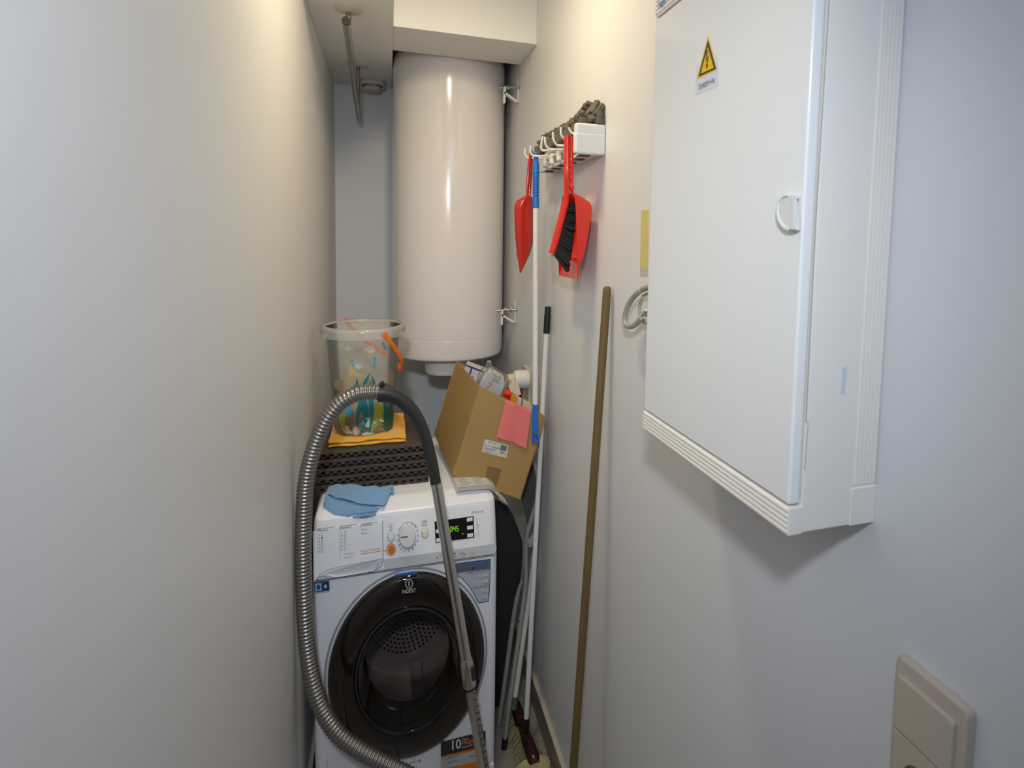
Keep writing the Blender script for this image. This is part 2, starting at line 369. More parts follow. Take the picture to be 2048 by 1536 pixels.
# front face with elliptic hole
xa, xb, za, zz = X0 + 0.022, X1 - 0.022, 0.035, ZS
inn, outr = [], []
N = 72
for i in range(N):
    a = 2 * PI * i / N; ca, sa = math.cos(a), math.sin(a)
    inn.append(shell.verts.new((DC.x + DRX * 0.86 * ca, YM, DC.z + DRZ * 0.86 * sa)))
    t = min(((xb - DC.x) / ca if ca > 0 else (xa - DC.x) / ca) if abs(ca) > 1e-6 else 9, ((zz - DC.z) / sa if sa > 0 else (za - DC.z) / sa) if abs(sa) > 1e-6 else 9)
    outr.append(shell.verts.new((DC.x + t * ca, YM, DC.z + t * sa)))
for i in range(N): k = (i + 1) % N; shell.faces.new((inn[i], inn[k], outr[k], outr[i]))
for cx, cz in ((xa, za), (xb, za), (xb, zz), (xa, zz)):       # fill corners
    k = min(range(N), key=lambda i: (0 if (outr[i].co.x - cx) * (DC.x - cx) >= -1e-9 else 0) + math.hypot(outr[i].co.x - cx, outr[i].co.z - cz))
    nbk = [((k + s) % N) for s in (-1, 1)]
    for q in nbk:
        a_, b_ = outr[k].co, outr[q].co
        if abs(a_.x - b_.x) > 1e-5 and abs(a_.z - b_.z) > 1e-5:
            shell.faces.new((outr[k], outr[q], shell.verts.new((cx, YM, cz))))
body = link('body', shell, m_machine, wm, angle=0.5)
# kick plate seam + feet
link('kick_panel', box(nb(), (X0 + 0.004, YM - 0.0025, 0.04), (X1 - 0.004, YM + 0.01, H - 1.689), 0.003), m_machine, wm)
for x in (X0 + 0.05, X1 - 0.05):
    link('foot', lathe(nb(), [(0.022, 0), (0.022, 0.012), (0.012, 0.014), (0.012, 0.036)], (x, YM + 0.06, 0), 16), m_black, wm)
# control panel head: lofted rounded slab leaning back
hd = nb()
prof = [(ZS + 0.002, YM, 0.0), (ZS + 0.01, YM - 0.0015, 0.0), (ZS + 0.075, YM + 0.0145, 0.0), (H - 0.838, YM + 0.032, 0.001), (H - 0.826, YM + 0.037, 0.003), (H - 0.818, YM + 0.047, 0.006), (H - 0.812, YM + 0.065, 0.010), (H - 0.8035, YM + 0.085, 0.016), (ZT, YM + 0.10, 0.024)]
rings(hd, [rrect(X0 + i_, X1 - i_, y_, YMB, 0.026, z_, 6) for z_, y_, i_ in prof])
link('worktop', hd, m_machine, wm, angle=0.35)
FP = Plane((0, YM - 0.0025, ZS + 0.01), (1, 0, 0), (0, 0.0335 + 0.0, 0.138))   # control panel face
MP = Plane((0, YM, 0), (1, 0, 0), (0, 0, 1))                         # machine front
MP.o.y = YM
# grey band at foot of the panel (right of the drawer)
m_band = mat('panel_grey_band', (0.56, 0.57, 0.60), 0.3)
decal('grey_band', FP, [(767, 1119), (992, 1087), (993, 1099), (990, 1107), (768, 1139)], m_band, wm, 0.0008)
link('seam', line_px(nb(), MP, [(628, 1164), (990, 1110.5)], 1.6, 0.0008), m_inkg, wm)
# detergent drawer
dw = link('detergent_drawer', bevel(poly_prism(nb(), [FP.px(*p) for p in ((626, 1062), (764.5, 1044), (765.5, 1115), (740, 1121), (710, 1126), (680, 1131.5), (655, 1138), (640, 1147), (631, 1160), (628, 1160))], FP.n * 0.006), 0.0012, 2), m_machine, wm)
m_scoop = mat('scoop_shade', (0.50, 0.54, 0.60), 0.3)  # shade of the hollow put into the colour, darker than the white drawer
sc = nb()
def scoop(u, v):
    x = 636 + (763 - 636) * u; y = 1155 - (1155 - 1117) * (u ** 0.75)
    d = min(1, u * 4) * (9 + 12 * math.sin(u * PI * 0.55)) * (1 if u < 0.9 else max(0.35, (1 - u) * 10))
    return FP.px(x, y + v * d, 0.0012 + 0.004 * v * v)
surf(sc, scoop, 30, 8, 0.0012); link('scoop_handle', sc, m_scoop, dw)
link('drawer_gap', line_px(nb(), FP, [(765, 1041), (766, 1120), (763, 1131), (752, 1140), (735, 1145)], 1.3, 0.0009, 0.0), m_inkg, dw)
ft = [('Special', (637, 1062), (656, 1060), 5), ('Standard', (681, 1057), (702, 1054.5), 5), ('Automatic', (723.5, 1052), (745, 1049), 5)]
for s, a, b, h in ft: lettering('lettering', s, FP, a, b, h, m_ink, dw, 0.0066)
PD = Plane(FP.o + FP.n * 0.006, FP.x, FP.y)
g = nb()
line_px(g, PD, [(634.5, 1066), (635, 1058), (670, 1053.5)], 0.8); line_px(g, PD, [(679, 1060), (680, 1052.5), (715, 1048)], 0.8); line_px(g, PD, [(721, 1056), (722, 1048), (755, 1043.7)], 0.8)
line_px(g, PD, [(634.5, 1066), (636, 1105)], 0.4); line_px(g, PD, [(679, 1060), (680.5, 1118)], 0.4)
link('print_lines', g, m_inkg, dw, smooth=False)
for i in range(6):
    y = 1071.5 + i * 6.7; lettering('lettering', str(i + 1), PD, (637.8 if i == 0 else 637, y), (638.6 if i == 0 else 639.5, y), 4.2, m_ink, dw)
for i in range(6):
    y = 1066.5 + i * 6.8; lettering('lettering', str(i + 7), PD, (682 if i < 3 else 681, y), (684.5 if i < 3 else 685.5, y), 4.2, m_ink, dw)
for i in range(2):
    y = 1061.5 + i * 7; lettering('lettering', str(13 + i), PD, (723, y), (727, y - 0.5), 4.2, m_ink, dw)
g = nb()
for i in range(6):
    y = 1069.5 + i * 6.7
    if i == 1: decal('', PD, [(642, y - 2.5), (646, y - 3), (645.5, y + 1), (644.8, y + 2.5), (643.2, y + 2.5), (642.6, y + 1)], None, None, 0.0005, 0, g)
    else: line_px(g, PD, [(642, y + 2), (642.5, y - 2), (645.5, y - 2.4), (645.5, y + 1.6), (642, y + 2)], 0.6)
    y2 = 1064.5 + i * 6.8; line_px(g, PD, [(688, y2 + 2), (688.5, y2 - 2), (692, y2 - 2.4), (691.5, y2 + 1.6), (688, y2 + 2)], 0.5)
for i in range(2):
    y = 1059.5 + i * 7; line_px(g, PD, [(730, y + 1.5), (731.5, y - 2), (734, y + 1), (737, y + 0.4)], 0.7)
line_px(g, PD, [(696, 1090.2), (702, 1089.2)], 0.7)
link('programme_icons', g, m_inkg, dw, smooth=False)['kind'] = 'stuff'
lettering('lettering', 'Rinse/Wash', PD, (689, 1110), (708, 1107.2), 3.0, m_inkg, dw)
lettering('lettering', 'Spin+Drain', PD, (689, 1116.5), (707, 1113.8), 3.0, m_inkg, dw)
lettering('lettering', 'Push & Wash+Dry', PD, (721.5, 1104.6), (761.5, 1099), 5, m_orange, dw)
link('orange_rule', line_px(nb(), PD, [(721.5, 1108), (763, 1101.8)], 1.3), m_orange, dw, smooth=False)
# buttons
def button(name, cx, cy, rx, ry, m, h=0.004, n=28, parent=None):
    R = []
    for s, o in ((1.0, 0.0), (1.0, h * 0.6), (0.9, h), (0.5, h * 1.12), (0.05, h * 1.15)):
        R.append([FP.px(*p, off=o) for p in ell_px(cx, cy, rx * s, ry * s, n)])
    return link(name, rings(nb(), R), m, parent or wm)
ringm = mat('button_ring', (0.66, 0.66, 0.64), 0.3)
for cx, cy in ((782, 1074), (849.7, 1066)):
    link('button_ring', rings(nb(), [[FP.px(*p, off=o) for p in ell_px(cx, cy, rx, ry, 28)] for rx, ry, o in ((8, 10.8, 0.0), (8, 10.8, 0.0015), (6.7, 9.2, 0.0018), (6.7, 9.2, 0.0))], False, False), ringm, wm)
button('power_button', 782, 1074, 6.4, 8.9, m_white)
sb = button('start_button', 849.7, 1066, 6.2, 8.8, m_white)
m_lime = mat('lime_print', (0.45, 0.58, 0.02), 0.4, emit=(0.55, 0.75, 0.02), estr=0.12)
P4 = Plane(FP.o + FP.n * 0.0046, FP.x, FP.y)
g = nb(); decal('', P4, [(845.5, 1063), (849, 1066), (845.5, 1070.5)], None, None, 0.0006, 0, g); line_px(g, P4, [(851, 1063), (851, 1070)], 1.1); line_px(g, P4, [(853.2, 1062.6), (853.2, 1069.6)], 1.1)
link('start_symbol', g, m_lime, sb, smooth=False)
link('orange_ring', rings(nb(), [[FP.px(*p, off=o) for p in ell_px(782.4, 1099, rx, ry, 32)] for rx, ry, o in ((9.9, 12.6, 0.0), (9.9, 12.6, 0.001), (8.1, 10.4, 0.001), (8.1, 10.4, 0))], False, False), m_orange, wm)
ob = button('wash_dry_button', 782.4, 1099, 6.6, 8.9, mat('orange_button', (0.62, 0.20, 0.03), 0.3))
link('orange_lead', line_px(nb(), FP, [(766.5, 1101.5), (773, 1100.5)], 1.5, 0.001), m_orange, wm, smooth=False)
lettering('lettering', 'ON', FP, (778.8, 1056.5), (784.2, 1055.7), 3.4, m_ink, wm); lettering('lettering', 'OFF', FP, (778.5, 1062.3), (785, 1061.4), 3.4, m_ink, wm)
lettering('lettering', 'START', FP, (843.5, 1047.3), (854, 1045.8), 3.8, m_ink, wm); lettering('lettering', 'PAUSE', FP, (843.5, 1052.8), (854.5, 1051.3), 3.8, m_ink, wm)
g = nb(); line_px(g, FP, [(776, 1050), (788, 1048.6)], 0.6); line_px(g, FP, [(843, 1041.7), (854.5, 1040.2)], 0.6)
arc = [(816 + 21.5 * math.cos(t), 1072 + 2 + 30 * -math.sin(t)) for t in [0.52 + i * (2.2) / 14 for i in range(15)]]
arc = [(x, y - (x - 816) * 0.13) for x, y in arc]; line_px(g, FP, arc, 0.8)
link('print_lines', g, m_inkg, wm, smooth=False)
# dial
dl = link('dial', rings(nb(), [[FP.px(*p, off=o) for p in ell_px(814.5 , 1074 , 16.3 * s, 22.5 * s, 48)] for s, o in ((1.06, 0), (1.05, 0.006), (1.0, 0.010), (0.98, 0.024), (0.93, 0.027), (0.5, 0.0285), (0.03, 0.029))]), m_white, wm)
PK = Plane(FP.o + FP.n * 0.029, FP.x, FP.y)
link('dial_pointer', line_px(nb(), PK, [(801, 1074.8), (815.5, 1073.4)], 2.0, 0.0009), m_ink, dl, smooth=False)
for i in range(14):
    t = PI / 2 - (i - 0.0) * 2 * PI / 16.6 ; x = 815.5 + 20.6 * math.cos(t) ; y = 1074.5 - 27 * math.sin(t) - 0.10 * (x - 815)
    s = str(i + 1); w = 0.45 if s == '1' else 1.5 if len(s) == 1 else 2.5
    lettering('lettering', s, FP, (x - w, y + 2.4), (x + w, y + 2.0), 4.4, m_ink, wm)
# display
ds = nb(); poly_prism(ds, [FP.px(*p) for p in ((869, 1043), (947, 1032), (948.5, 1075), (871, 1085.5))], FP.n * 0.0012)
ds = link('display', ds, m_gloss, wm, smooth=False)
PS = Plane(FP.o + FP.n * 0.0012, FP.x, FP.y)
for cx, cy in ((939.5, 1039), (940, 1055), (940.5, 1070.5), (873.5, 1062), (874, 1080)):
    poly = [(cx - 6, cy - 3.0), (cx + 5.4, cy - 4.6), (cx + 5.6, cy + 2.6), (cx - 5.8, cy + 4.2)] if cx > 900 else [(cx - 1.5, cy - 3), (cx + 6, cy - 4), (cx + 6, cy + 3), (cx - 1.5, cy + 4)]
    link('display_key', bevel(poly_prism(nb(), [PS.px(*p) for p in poly], PS.n * 0.0015), 0.0004, 1), m_white, ds)
# seven-segment 0:45
seg = {'0': 'abcdef', '4': 'fgbc', '5': 'afgcd'}
g = nb()
def sseg(ch, x, y, w, h):
    sl = -0.13
    def q(u, v): return (x + u * w + v * 0.6, y - v * h + sl * u * w)
    S = {'a': (q(0, 1), q(1, 1)), 'b': (q(1, .5), q(1, 1)), 'c': (q(1, 0), q(1, .5)), 'd': (q(0, 0), q(1, 0)), 'e': (q(0, 0), q(0, .5)), 'f': (q(0, .5), q(0, 1)), 'g': (q(0, .5), q(1, .5))}
    for k in seg[ch]: line_px(g, PS, list(S[k]), 0.85, 0.0005)
sseg('0', 900, 1063.5, 3.8, 9.6); sseg('4', 906.5, 1062.8, 3.8, 9.6); sseg('5', 912.6, 1062, 3.8, 9.6)
line_px(g, PS, [(905.1, 1057), (905.1, 1058.4)], 1.0); line_px(g, PS, [(905.1, 1060.2), (905.1, 1061.4)], 1.0)
decal('', PS, ell_px(925.7, 1067.5, 0.9, 1.2, 10), None, None, 0.0005, 0, g)
link('clock_digits', g, m_lcd, ds, smooth=False)
lettering('lettering', 'Innex', FP, (943, 1027.3), (968, 1024), 6.0, m_orange, wm, italic=0.35)
g = nb(); line_px(g, FP, [(950.5, 1036.8), (954.8, 1037.4), (955, 1048)], 0.5); line_px(g, FP, [(951.5, 1070.7), (956.5, 1069.8), (956.3, 1058)], 0.5); line_px(g, FP, [(953.5, 1049), (957, 1049), (957, 1056), (953.5, 1056), (953.5, 1049)], 0.6)
link('print_lines', g, m_inkg, wm, smooth=False)
PB = Plane(FP.o + FP.n * 0.0008, FP.x, FP.y)
lettering('lettering', 'A', PB, (872, 1118.5), (876.8, 1117.9), 6.2, m_ink, wm); lettering('lettering', '-10%', PB, (877.5, 1112.8), (884, 1112), 2.6, m_ink, wm)
lettering('lettering', '1400', PB, (893, 1112), (911.5, 1109.8), 5.0, m_ink, wm); lettering('lettering', '-10', PB, (917.5, 1109.6), (926, 1108.6), 5.6, m_ink, wm); lettering('lettering', 'kg', PB, (926.6, 1108.8), (931.5, 1108.2), 3.6, m_ink, wm)
lettering('lettering', '7', PB, (941.5, 1107), (944.6, 1106.6), 5.6, m_orange, wm); lettering('lettering', 'kg', PB, (945.2, 1106.8), (949.5, 1106.2), 3.6, m_orange, wm)
lettering('lettering', 'XWDE 1071481', PB, (959, 1106), (973.6, 1104.2), 1.6, m_inkg, wm)
g = nb(); line_px(g, PB, [(904, 1114.6), (931, 1111.2)], 0.35); line_px(g, PB, [(936, 1110.5), (949.5, 1108.8)], 0.35); link('print_lines', g, m_inkg, wm, smooth=False)
lettering('lettering', 'wash', PB, (925.5, 1113.6), (931, 1113), 2.0, m_ink, wm); lettering('lettering', 'dry', PB, (938, 1111.5), (949, 1110.2), 1.8, m_orange, wm)
# --- drum and door
link('drum', rings(nb(), [[Vector((DC.x + DRX * s * math.cos(2 * PI * i / 64), y, DC.z + DRZ * s * math.sin(2 * PI * i / 64))) for i in range(64)] for s, y in ((0.86, YM + 0.001), (0.74, YM + 0.05), (0.90, YM + 0.08), (0.90, YM + 0.30), (0.05, YM + 0.30))], False, True), m_drum, wm)
g = nb()
for i in range(11):
    for k in range(6 + i * 5):
        a = 2 * PI * k / (6 + i * 5); s = 0.05 + i * 0.055
        c = Vector((DC.x + DRX * s * math.cos(a), YM + 0.294, DC.z + DRZ * s * math.sin(a)))
        lathe(g, [(0.0042, 0), (0.0042, 0.003)], c, 6, 'Y')
link('drum_holes', g, m_black, wm)['kind'] = 'stuff'
for a in (0.35, 2.45, 4.9):
    c = Vector((DC.x + DRX * 0.82 * math.cos(a), YM + 0.19, DC.z + DRZ * 0.82 * math.sin(a)))
    link('drum_paddle', obox(nb(), c, (0.02 * math.cos(a), 0, 0.03 * math.sin(a)), (0, 0.09, 0), (-0.02 * math.sin(a), 0, 0.02 * math.cos(a)), 0.006), m_drum, wm)
def ering(prof, n=96, cap0=False, cap1=False, cx=DC.x, cz=DC.z, rx=DRX, rz=DRZ):
    return rings(nb(), [[Vector((cx + rx * s * math.cos(2 * PI * i / n), YM + y, cz + rz * s * math.sin(2 * PI * i / n))) for i in range(n)] for s, y in prof], cap0, cap1)
m_lip = mat('door_recess_grey', (0.40, 0.40, 0.45), 0.3)
link('door_recess', ering([(1.045, -0.0002), (1.04, -0.002), (1.02, -0.001), (1.0, 0.006)]), m_lip, wm)
dr = thing('x', (DC.x, YM, DC.z), '', ''); bpy.data.objects.remove(dr)
door = link('door', ering([(0.86, 0.004), (0.995, 0.004), (1.0, -0.006), (0.992, -0.016), (0.965, -0.023), (0.90, -0.029), (0.80, -0.032), (0.71, -0.031), (0.675, -0.027), (0.66, -0.018), (0.66, 0.002)]), m_gloss, wm, angle=1.2)
link('glass_rim', ering([(0.672, -0.027), (0.664, -0.0315), (0.652, -0.032), (0.642, -0.026), (0.636, -0.01)]), mat('glass_rim', (0.05, 0.045, 0.045), 0.1, metal=0.3), door)
link('glass', ering([(0.642, -0.024), (0.63, -0.030), (0.58, -0.036), (0.45, -0.042), (0.25, -0.046), (0.02, -0.047)], cap1=True), m_glass, door)
link('inner_bowl', ering([(0.64, -0.015), (0.60, 0.03), (0.55, 0.05), (0.54, 0.052)]), mat('bowl_metal', (0.30, 0.29, 0.28), 0.12, metal=1.0), door)
PDR = Plane((0, YM - 0.0325, 0), (1, 0, 0), (0, 0, 1))
m_logo = mat('logo_silver', (0.62, 0.60, 0.56), 0.35)
lettering('lettering', 'INDESIT', PDR, (805, 1187), (832, 1183.5), 7.5, m_logo, door, bold=0.01)
g = nb()
el = [(818 + 7 * math.cos(t), 1167.5 - 8.8 * math.sin(t)) for t in [PI / 2 + 0.35 + i * (2 * PI - 0.7) / 24 for i in range(25)]]
line_px(g, PDR, el, 1.6); line_px(g, PDR, [(818, 1163), (818, 1172.5)], 2.2); line_px(g, PDR, [(818, 1158), (818, 1160.6)], 2.2)
link('logo', g, m_logo, door, smooth=False)
# stickers
st = decal('feature_sticker', MP, [(628, 1164.5), (658.5, 1161), (659.5, 1181), (629.5, 1185)], m_blue, wm, 0.0006)
g = nb(); decal('', MP, [(630.5, 1167.5), (642.5, 1166), (643.2, 1180.5), (631.5, 1182)], None, None, 0.0004, 0.0006, g)
link('sticker_panel', g, mat('sticker_pale', (0.45, 0.52, 0.62), 0.4), st, smooth=False)
g = nb(); decal('', MP, [(645, 1165.8), (656.5, 1164.4), (657.2, 1178.8), (645.6, 1180.2)], None, None, 0.0004, 0.0006, g); link('sticker_panel', g, m_ink, st, smooth=False)
g = nb(); decal('', MP, ell_px(651, 1172.5, 3.2, 4.6, 6), None, None, 0.0003, 0.001, g); link('symbol', g, m_logo, st, smooth=False)
g = nb(); decal('', MP, ell_px(637, 1174, 4, 5.6, 14), None, None, 0.0003, 0.001, g); link('symbol', g, m_blue, st, smooth=False)
decal('sticker_foot', MP, [(629.5, 1185), (659.5, 1181), (659.6, 1184), (629.6, 1188)], mat('sticker_grey', (0.5, 0.52, 0.55), 0.4), wm, 0.0006)
es = [(908, 1127), (981.5, 1117.5), (981, 1150), (979.5, 1180), (977.5, 1203), (957, 1206.5), (948, 1190), (938, 1174), (924, 1158), (909, 1147)]
st = decal('capacity_sticker', MP, es, m_blue, wm, 0.0006)
g = nb(); decal('', MP, [(911, 1146.3), (980, 1138), (979, 1160), (977.3, 1181), (976, 1201.5), (958, 1204.5), (950, 1190), (940, 1174), (926, 1158)], None, None, 0.0004, 0.0006, g)
link('sticker_panel', g, mat('sticker_silver', (0.48, 0.50, 0.53), 0.35), st, smooth=False)
g = nb(); decal('', MP, [(909.5, 1128), (980.5, 1119), (980, 1137.5), (910.5, 1146)], None, None, 0.0004, 0.0006, g); link('sticker_band', g, mat('sticker_dark', (0.16, 0.15, 0.15), 0.4), st, smooth=False)
PE = Plane((0, YM - 0.001, 0), (1, 0, 0), (0, 0, 1)); m_blu2 = mat('print_bright_blue', (0.02, 0.14, 0.45), 0.5); m_silt = mat('print_silver', (0.80, 0.79, 0.76), 0.4)
lettering('lettering', 'DISCOVER BIG', PE, (920.5, 1132.8), (977, 1125.6), 6.6, m_blu2, st, bold=0.012)
lettering('lettering', 'PERFORMANCES', PE, (911.5, 1142.7), (977, 1134.5), 6.4, m_blu2, st, bold=0.012)
lettering('lettering', 'ENERGY EFFICIENCY', PE, (933.5, 1148.6), (978, 1143), 4.0, m_blue, st)
lettering('lettering', 'A-10%', PE, (955, 1153.8), (976, 1150.8), 5.6, m_silt, st); lettering('lettering', 'in washing', PE, (961, 1156.9), (977.5, 1154.6), 1.8, m_blue, st)
lettering('lettering', 'A+++-10%', PE, (945, 1167.5), (976, 1162.8), 5.6, m_silt, st); lettering('lettering', 'in wash', PE, (968, 1168.5), (977.5, 1167), 1.8, m_blue, st)
lettering('lettering', 'LOAD CAPACITY', PE, (943.5, 1178.2), (977.5, 1172.6), 4.0, m_blue, st)
lettering('lettering', '10 kg', PE, (961.5, 1183.6), (977.5, 1181.4), 6, m_silt, st); lettering('lettering', 'washing', PE, (962.5, 1187.2), (973.5, 1185.6), 1.9, m_blue, st)
lettering('lettering', '7 kg', PE, (964.5, 1196.2), (977, 1194.6), 6, m_silt, st); lettering('lettering', 'drying', PE, (964.5, 1199.5), (973, 1198.3), 1.9, m_blue, st)
decal('blue_tab', Plane((0, YM - 0.0245, 0), (1, 0, 0), (0, 0, 1)), [(789, 1149), (805, 1145.8), (820, 1143.8), (835, 1143), (835, 1147.5), (820, 1148.3), (805, 1150.2), (789, 1153.5)], m_blu2, wm, 0.002)
st = decal('guarantee_sticker', MP, [(881.5, 1484), (970.5, 1461.5), (971, 1540), (882, 1560)], mat('sticker_black', (0.035, 0.032, 0.035), 0.4), wm, 0.004)
PG = Plane((0, YM - 0.0042, 0), (1, 0, 0), (0, 0, 1))
g = nb(); decal('', PG, [(881.8, 1513), (971, 1491.5), (971, 1496), (882, 1517)], None, None, 0.0004, 0, g); decal('', PG, [(882, 1539), (971, 1518), (971, 1538), (882, 1559)], None, None, 0.0004, 0, g); link('sticker_band', g, m_orange, st, smooth=False)
g = nb(); decal('', PG, [(882, 1517), (971, 1496), (971, 1518), (882, 1539)], None, None, 0.0003, 0, g); link('sticker_panel', g, mat('sticker_pale2', (0.50, 0.50, 0.50), 0.4), st, smooth=False)
lettering('lettering', '10', PG, (904, 1499.5), (922, 1495.5), 19, m_silt, st, bold=0.015)
lettering('lettering', 'Years', PG, (923.5, 1481.5), (937, 1478.2), 5.2, m_silt, st); lettering('lettering', 'FREE', PG, (923.5, 1490.8), (948, 1484.8), 7.8, m_orange, st, bold=0.015); lettering('lettering', 'GUARANTEE', PG, (923.5, 1496.6), (945, 1491.4), 3.6, m_silt, st)
lettering('lettering', '800 697 182', PG, (895.5, 1517.6), (916.5, 1512.8), 3.2, m_ink, st, off=0.0008); lettering('lettering', '800 526 262', PG, (895.5, 1526.8), (916.5, 1522), 3.2, m_ink, st, off=0.0008)
lettering('lettering', '900 233', PG, (938, 1515), (952, 1512), 3.2, m_ink, st, off=0.0008)
g = nb(); line_px(g, PG, [(889, 1518.7), (894, 1517.6)], 0.7, 0.0008); line_px(g, PG, [(889, 1527.8), (894, 1526.7)], 0.7, 0.0008); link('print_lines', g, m_orange, st, smooth=False)
g = nb(); PKK = Plane((0, YM - 0.0028, 0), (1, 0, 0), (0, 0, 1))
line_px(g, MP, ell_px(827, 1516, 3.6, 4.2, 16) + [(830.6, 1516)], 0.6, 0.0005, 0.0); line_px(g, MP, [(816, 1527), (840, 1521)], 1.2, 0.0005); line_px(g, MP, [(840, 1518), (840, 1525)], 1.4, 0.0005); line_px(g, MP, [(654, 1517), (654.3, 1533)], 0.8, 0.0005)
link('print_lines', g, m_inkg, wm, smooth=False)
#__PART2__
# ============================================================ HELPERS FOR THE MACHINE TOP
def topz(y):
    pts = [(YM + 0.032, H - 0.838), (YM + 0.037, H - 0.826), (YM + 0.047, H - 0.818), (YM + 0.065, H - 0.812), (YM + 0.085, H - 0.8035), (YM + 0.10, ZT)]
    if y <= pts[0][0]: return pts[0][1]
    for (a, za_), (b, zb_) in zip(pts[:-1], pts[1:]):
        if y <= b: return za_ + (zb_ - za_) * (y - a) / (b - a)
    return ZT
def TOP(px, py, h=0.0):
    z = ZT + h
    for _ in range(25):
        p = AZ(px, py, z); z = 0.5 * z + 0.5 * (topz(p.y) + h)
    return p
def pl_at(L, t):
    """point at parameter t of a polyline"""
    n = len(L) - 1; k = min(int(t * n), n - 1); f = t * n - k
    return tuple(L[k][i] + (L[k + 1][i] - L[k][i]) * f for i in range(len(L[0])))
def wob(x, y, s=20, a=0.003, seed=0.0): return a * noise.noise(Vector((x * s + seed, y * s, seed)))

# ============================================================ DECK TILES stacked on the machine
tops = H - 0.677; NT = 5; th = (tops - ZT) / NT
def deck(i):
    yf = 1.862 + 0.006 * (NT and i) + random.uniform(-0.004, 0.004); x0 = -0.212 + random.uniform(-0.004, 0.002); x1 = x0 + 0.342 - 0.002 * i; yb = 2.25
    z0 = ZT + i * th; labels = ['lowest', 'second', 'middle', 'fourth', 'topmost']
    t = thing('deck_tile', ((x0 + x1) / 2, 2.05, z0), '%s dark brown plastic deck tile counted upward in the stack on the washing machine' % labels[i] if i < 4 else 'topmost dark brown plastic deck tile, under the yellow cloth', 'deck tile', 'deck tiles stacked on the washing machine')
    up = i % 2 == 0
    link('slab', box(nb(), (x0, yf, z0 + th * 0.62), (x1, yb, z0 + th * 0.97), 0.0012, 1), m_decktop if i == NT - 1 else m_deck, t)
    link('core', box(nb(), (x0 + 0.014, yf + 0.016, z0), (x1 - 0.014, yb - 0.014, z0 + th * 0.62)), m_black, t)
    n = 14; p = (x1 - x0) / n
    a = link('tab', box(nb(), (x0, yf - 0.001, z0 + th * 0.30), (x0 + p * 0.52, yf + 0.016, z0 + th * 0.62), 0.0012, 1), m_deck, t)
    b = link('peg', box(nb(), (x0 + p * 0.5, yf + 0.004, z0 + 0.0002), (x0 + p * 1.0, yf + 0.020, z0 + th * 0.32), 0.0012, 1), m_deck, t)
    for k in range(1, n):
        copy_part(a, (k * p, random.uniform(-0.001, 0.001), 0)); 
        if k < n - 0: copy_part(b, (k * p if k < n - 1 else k * p - p * 0.02, random.uniform(-0.0015, 0.0015), 0))
    a = link('tab', box(nb(), (x1 - 0.015, yf + 0.02, z0 + th * 0.25), (x1, yf + 0.034, z0 + th * 0.62), 0.0012, 1), m_deck, t)
    for k in range(1, 13): copy_part(a, (0, k * 0.027, 0))
    if i == NT - 1:
        # raised woven ribs of the top surface, in rows
        r = nb()
        for q in range(22):
            for w in range(14):
                xx = x0 + (w + (0.5 if q % 2 else 0)) * (x1 - x0 - 0.01) / 14.5 + 0.002; yy = yf + 0.004 + q * 0.0172
                box(r, (xx, yy, z0 + th * 0.96), (xx + 0.0205, yy + 0.011, z0 + th * 0.96 + 0.0022))
        link('woven_ribs', r, m_decktop, t, smooth=False)['kind'] = 'stuff'
for i in range(NT): deck(i)

# ============================================================ YELLOW CLOTH, BUCKET
TZ = tops + 0.002
def yel(u, v):
    prof = [(0.27, 0.0015), (0.10, 0.0015), (0.012, 0.0015), (0.001, 0.003), (0.0, 0.0055), (0.012, 0.0078), (0.10, 0.0078), (0.23, 0.0078), (0.236, 0.0095), (0.23, 0.0115), (0.10, 0.0118), (0.02, 0.0122), (0.006, 0.0150), (0.008, 0.0185), (0.03, 0.0195), (0.12, 0.0195), (0.27, 0.0195)]
    P = PY[min(len(PY) - 1, int(round(v * (len(PY) - 1))))]
    x = -0.181 + 0.236 * u; d, h = P.x, P.y
    lift = 1 + 0.25 * noise.noise(Vector((u * 5, h * 90, 1.7)))
    return (x + wob(h * 500, u, 3, 0.006, 4), 1.912 + d + wob(u, h * 40, 6, 0.006, 2) + 0.012 * u * 0, TZ + max(0.0012, h * lift + 0.0012 * math.sin(u * 9 + h * 200)))
PY = smooth_path([Vector((a, b, 0)) for a, b in [(0.27, 0.0015), (0.10, 0.0015), (0.012, 0.0015), (0.001, 0.003), (0.0, 0.0055), (0.012, 0.0078), (0.10, 0.0078), (0.23, 0.0078), (0.236, 0.0095), (0.23, 0.0115), (0.10, 0.0118), (0.02, 0.0122), (0.004, 0.0145), (0.008, 0.0190), (0.03, 0.0200), (0.12, 0.0200), (0.27, 0.0200)]], 3)
tag(link('folded_cloth', surf(nb(), yel, 36, len(PY) - 1, 0.0022), m_yel, loc=(-0.06, 2.04, TZ), angle=1.5), 'folded yellow cleaning cloth under the translucent bucket', 'cloth')
BC = Vector((-0.0775, 2.035, 0)); B0 = TZ + 0.0235; B1 = H - 0.297; RB, RTp = 0.097, 0.119
bk = thing('bucket', (BC.x, BC.y, B0), 'translucent plastic bucket with printed sea plants and fish on the yellow cloth', 'bucket')
def brad(z): return RB + (RTp - RB) * (z - B0) / (B1 - B0)
link('shell', lathe(nb(), [(0.02, B0 + 0.001), (RB - 0.012, B0), (RB - 0.003, B0 + 0.004), (RB, B0 + 0.014), (RTp - 0.001, B1 - 0.03), (RTp, B1 - 0.004)], (BC.x, BC.y, 0), 64, cap1=False), m_bucket, bk, angle=1.3)
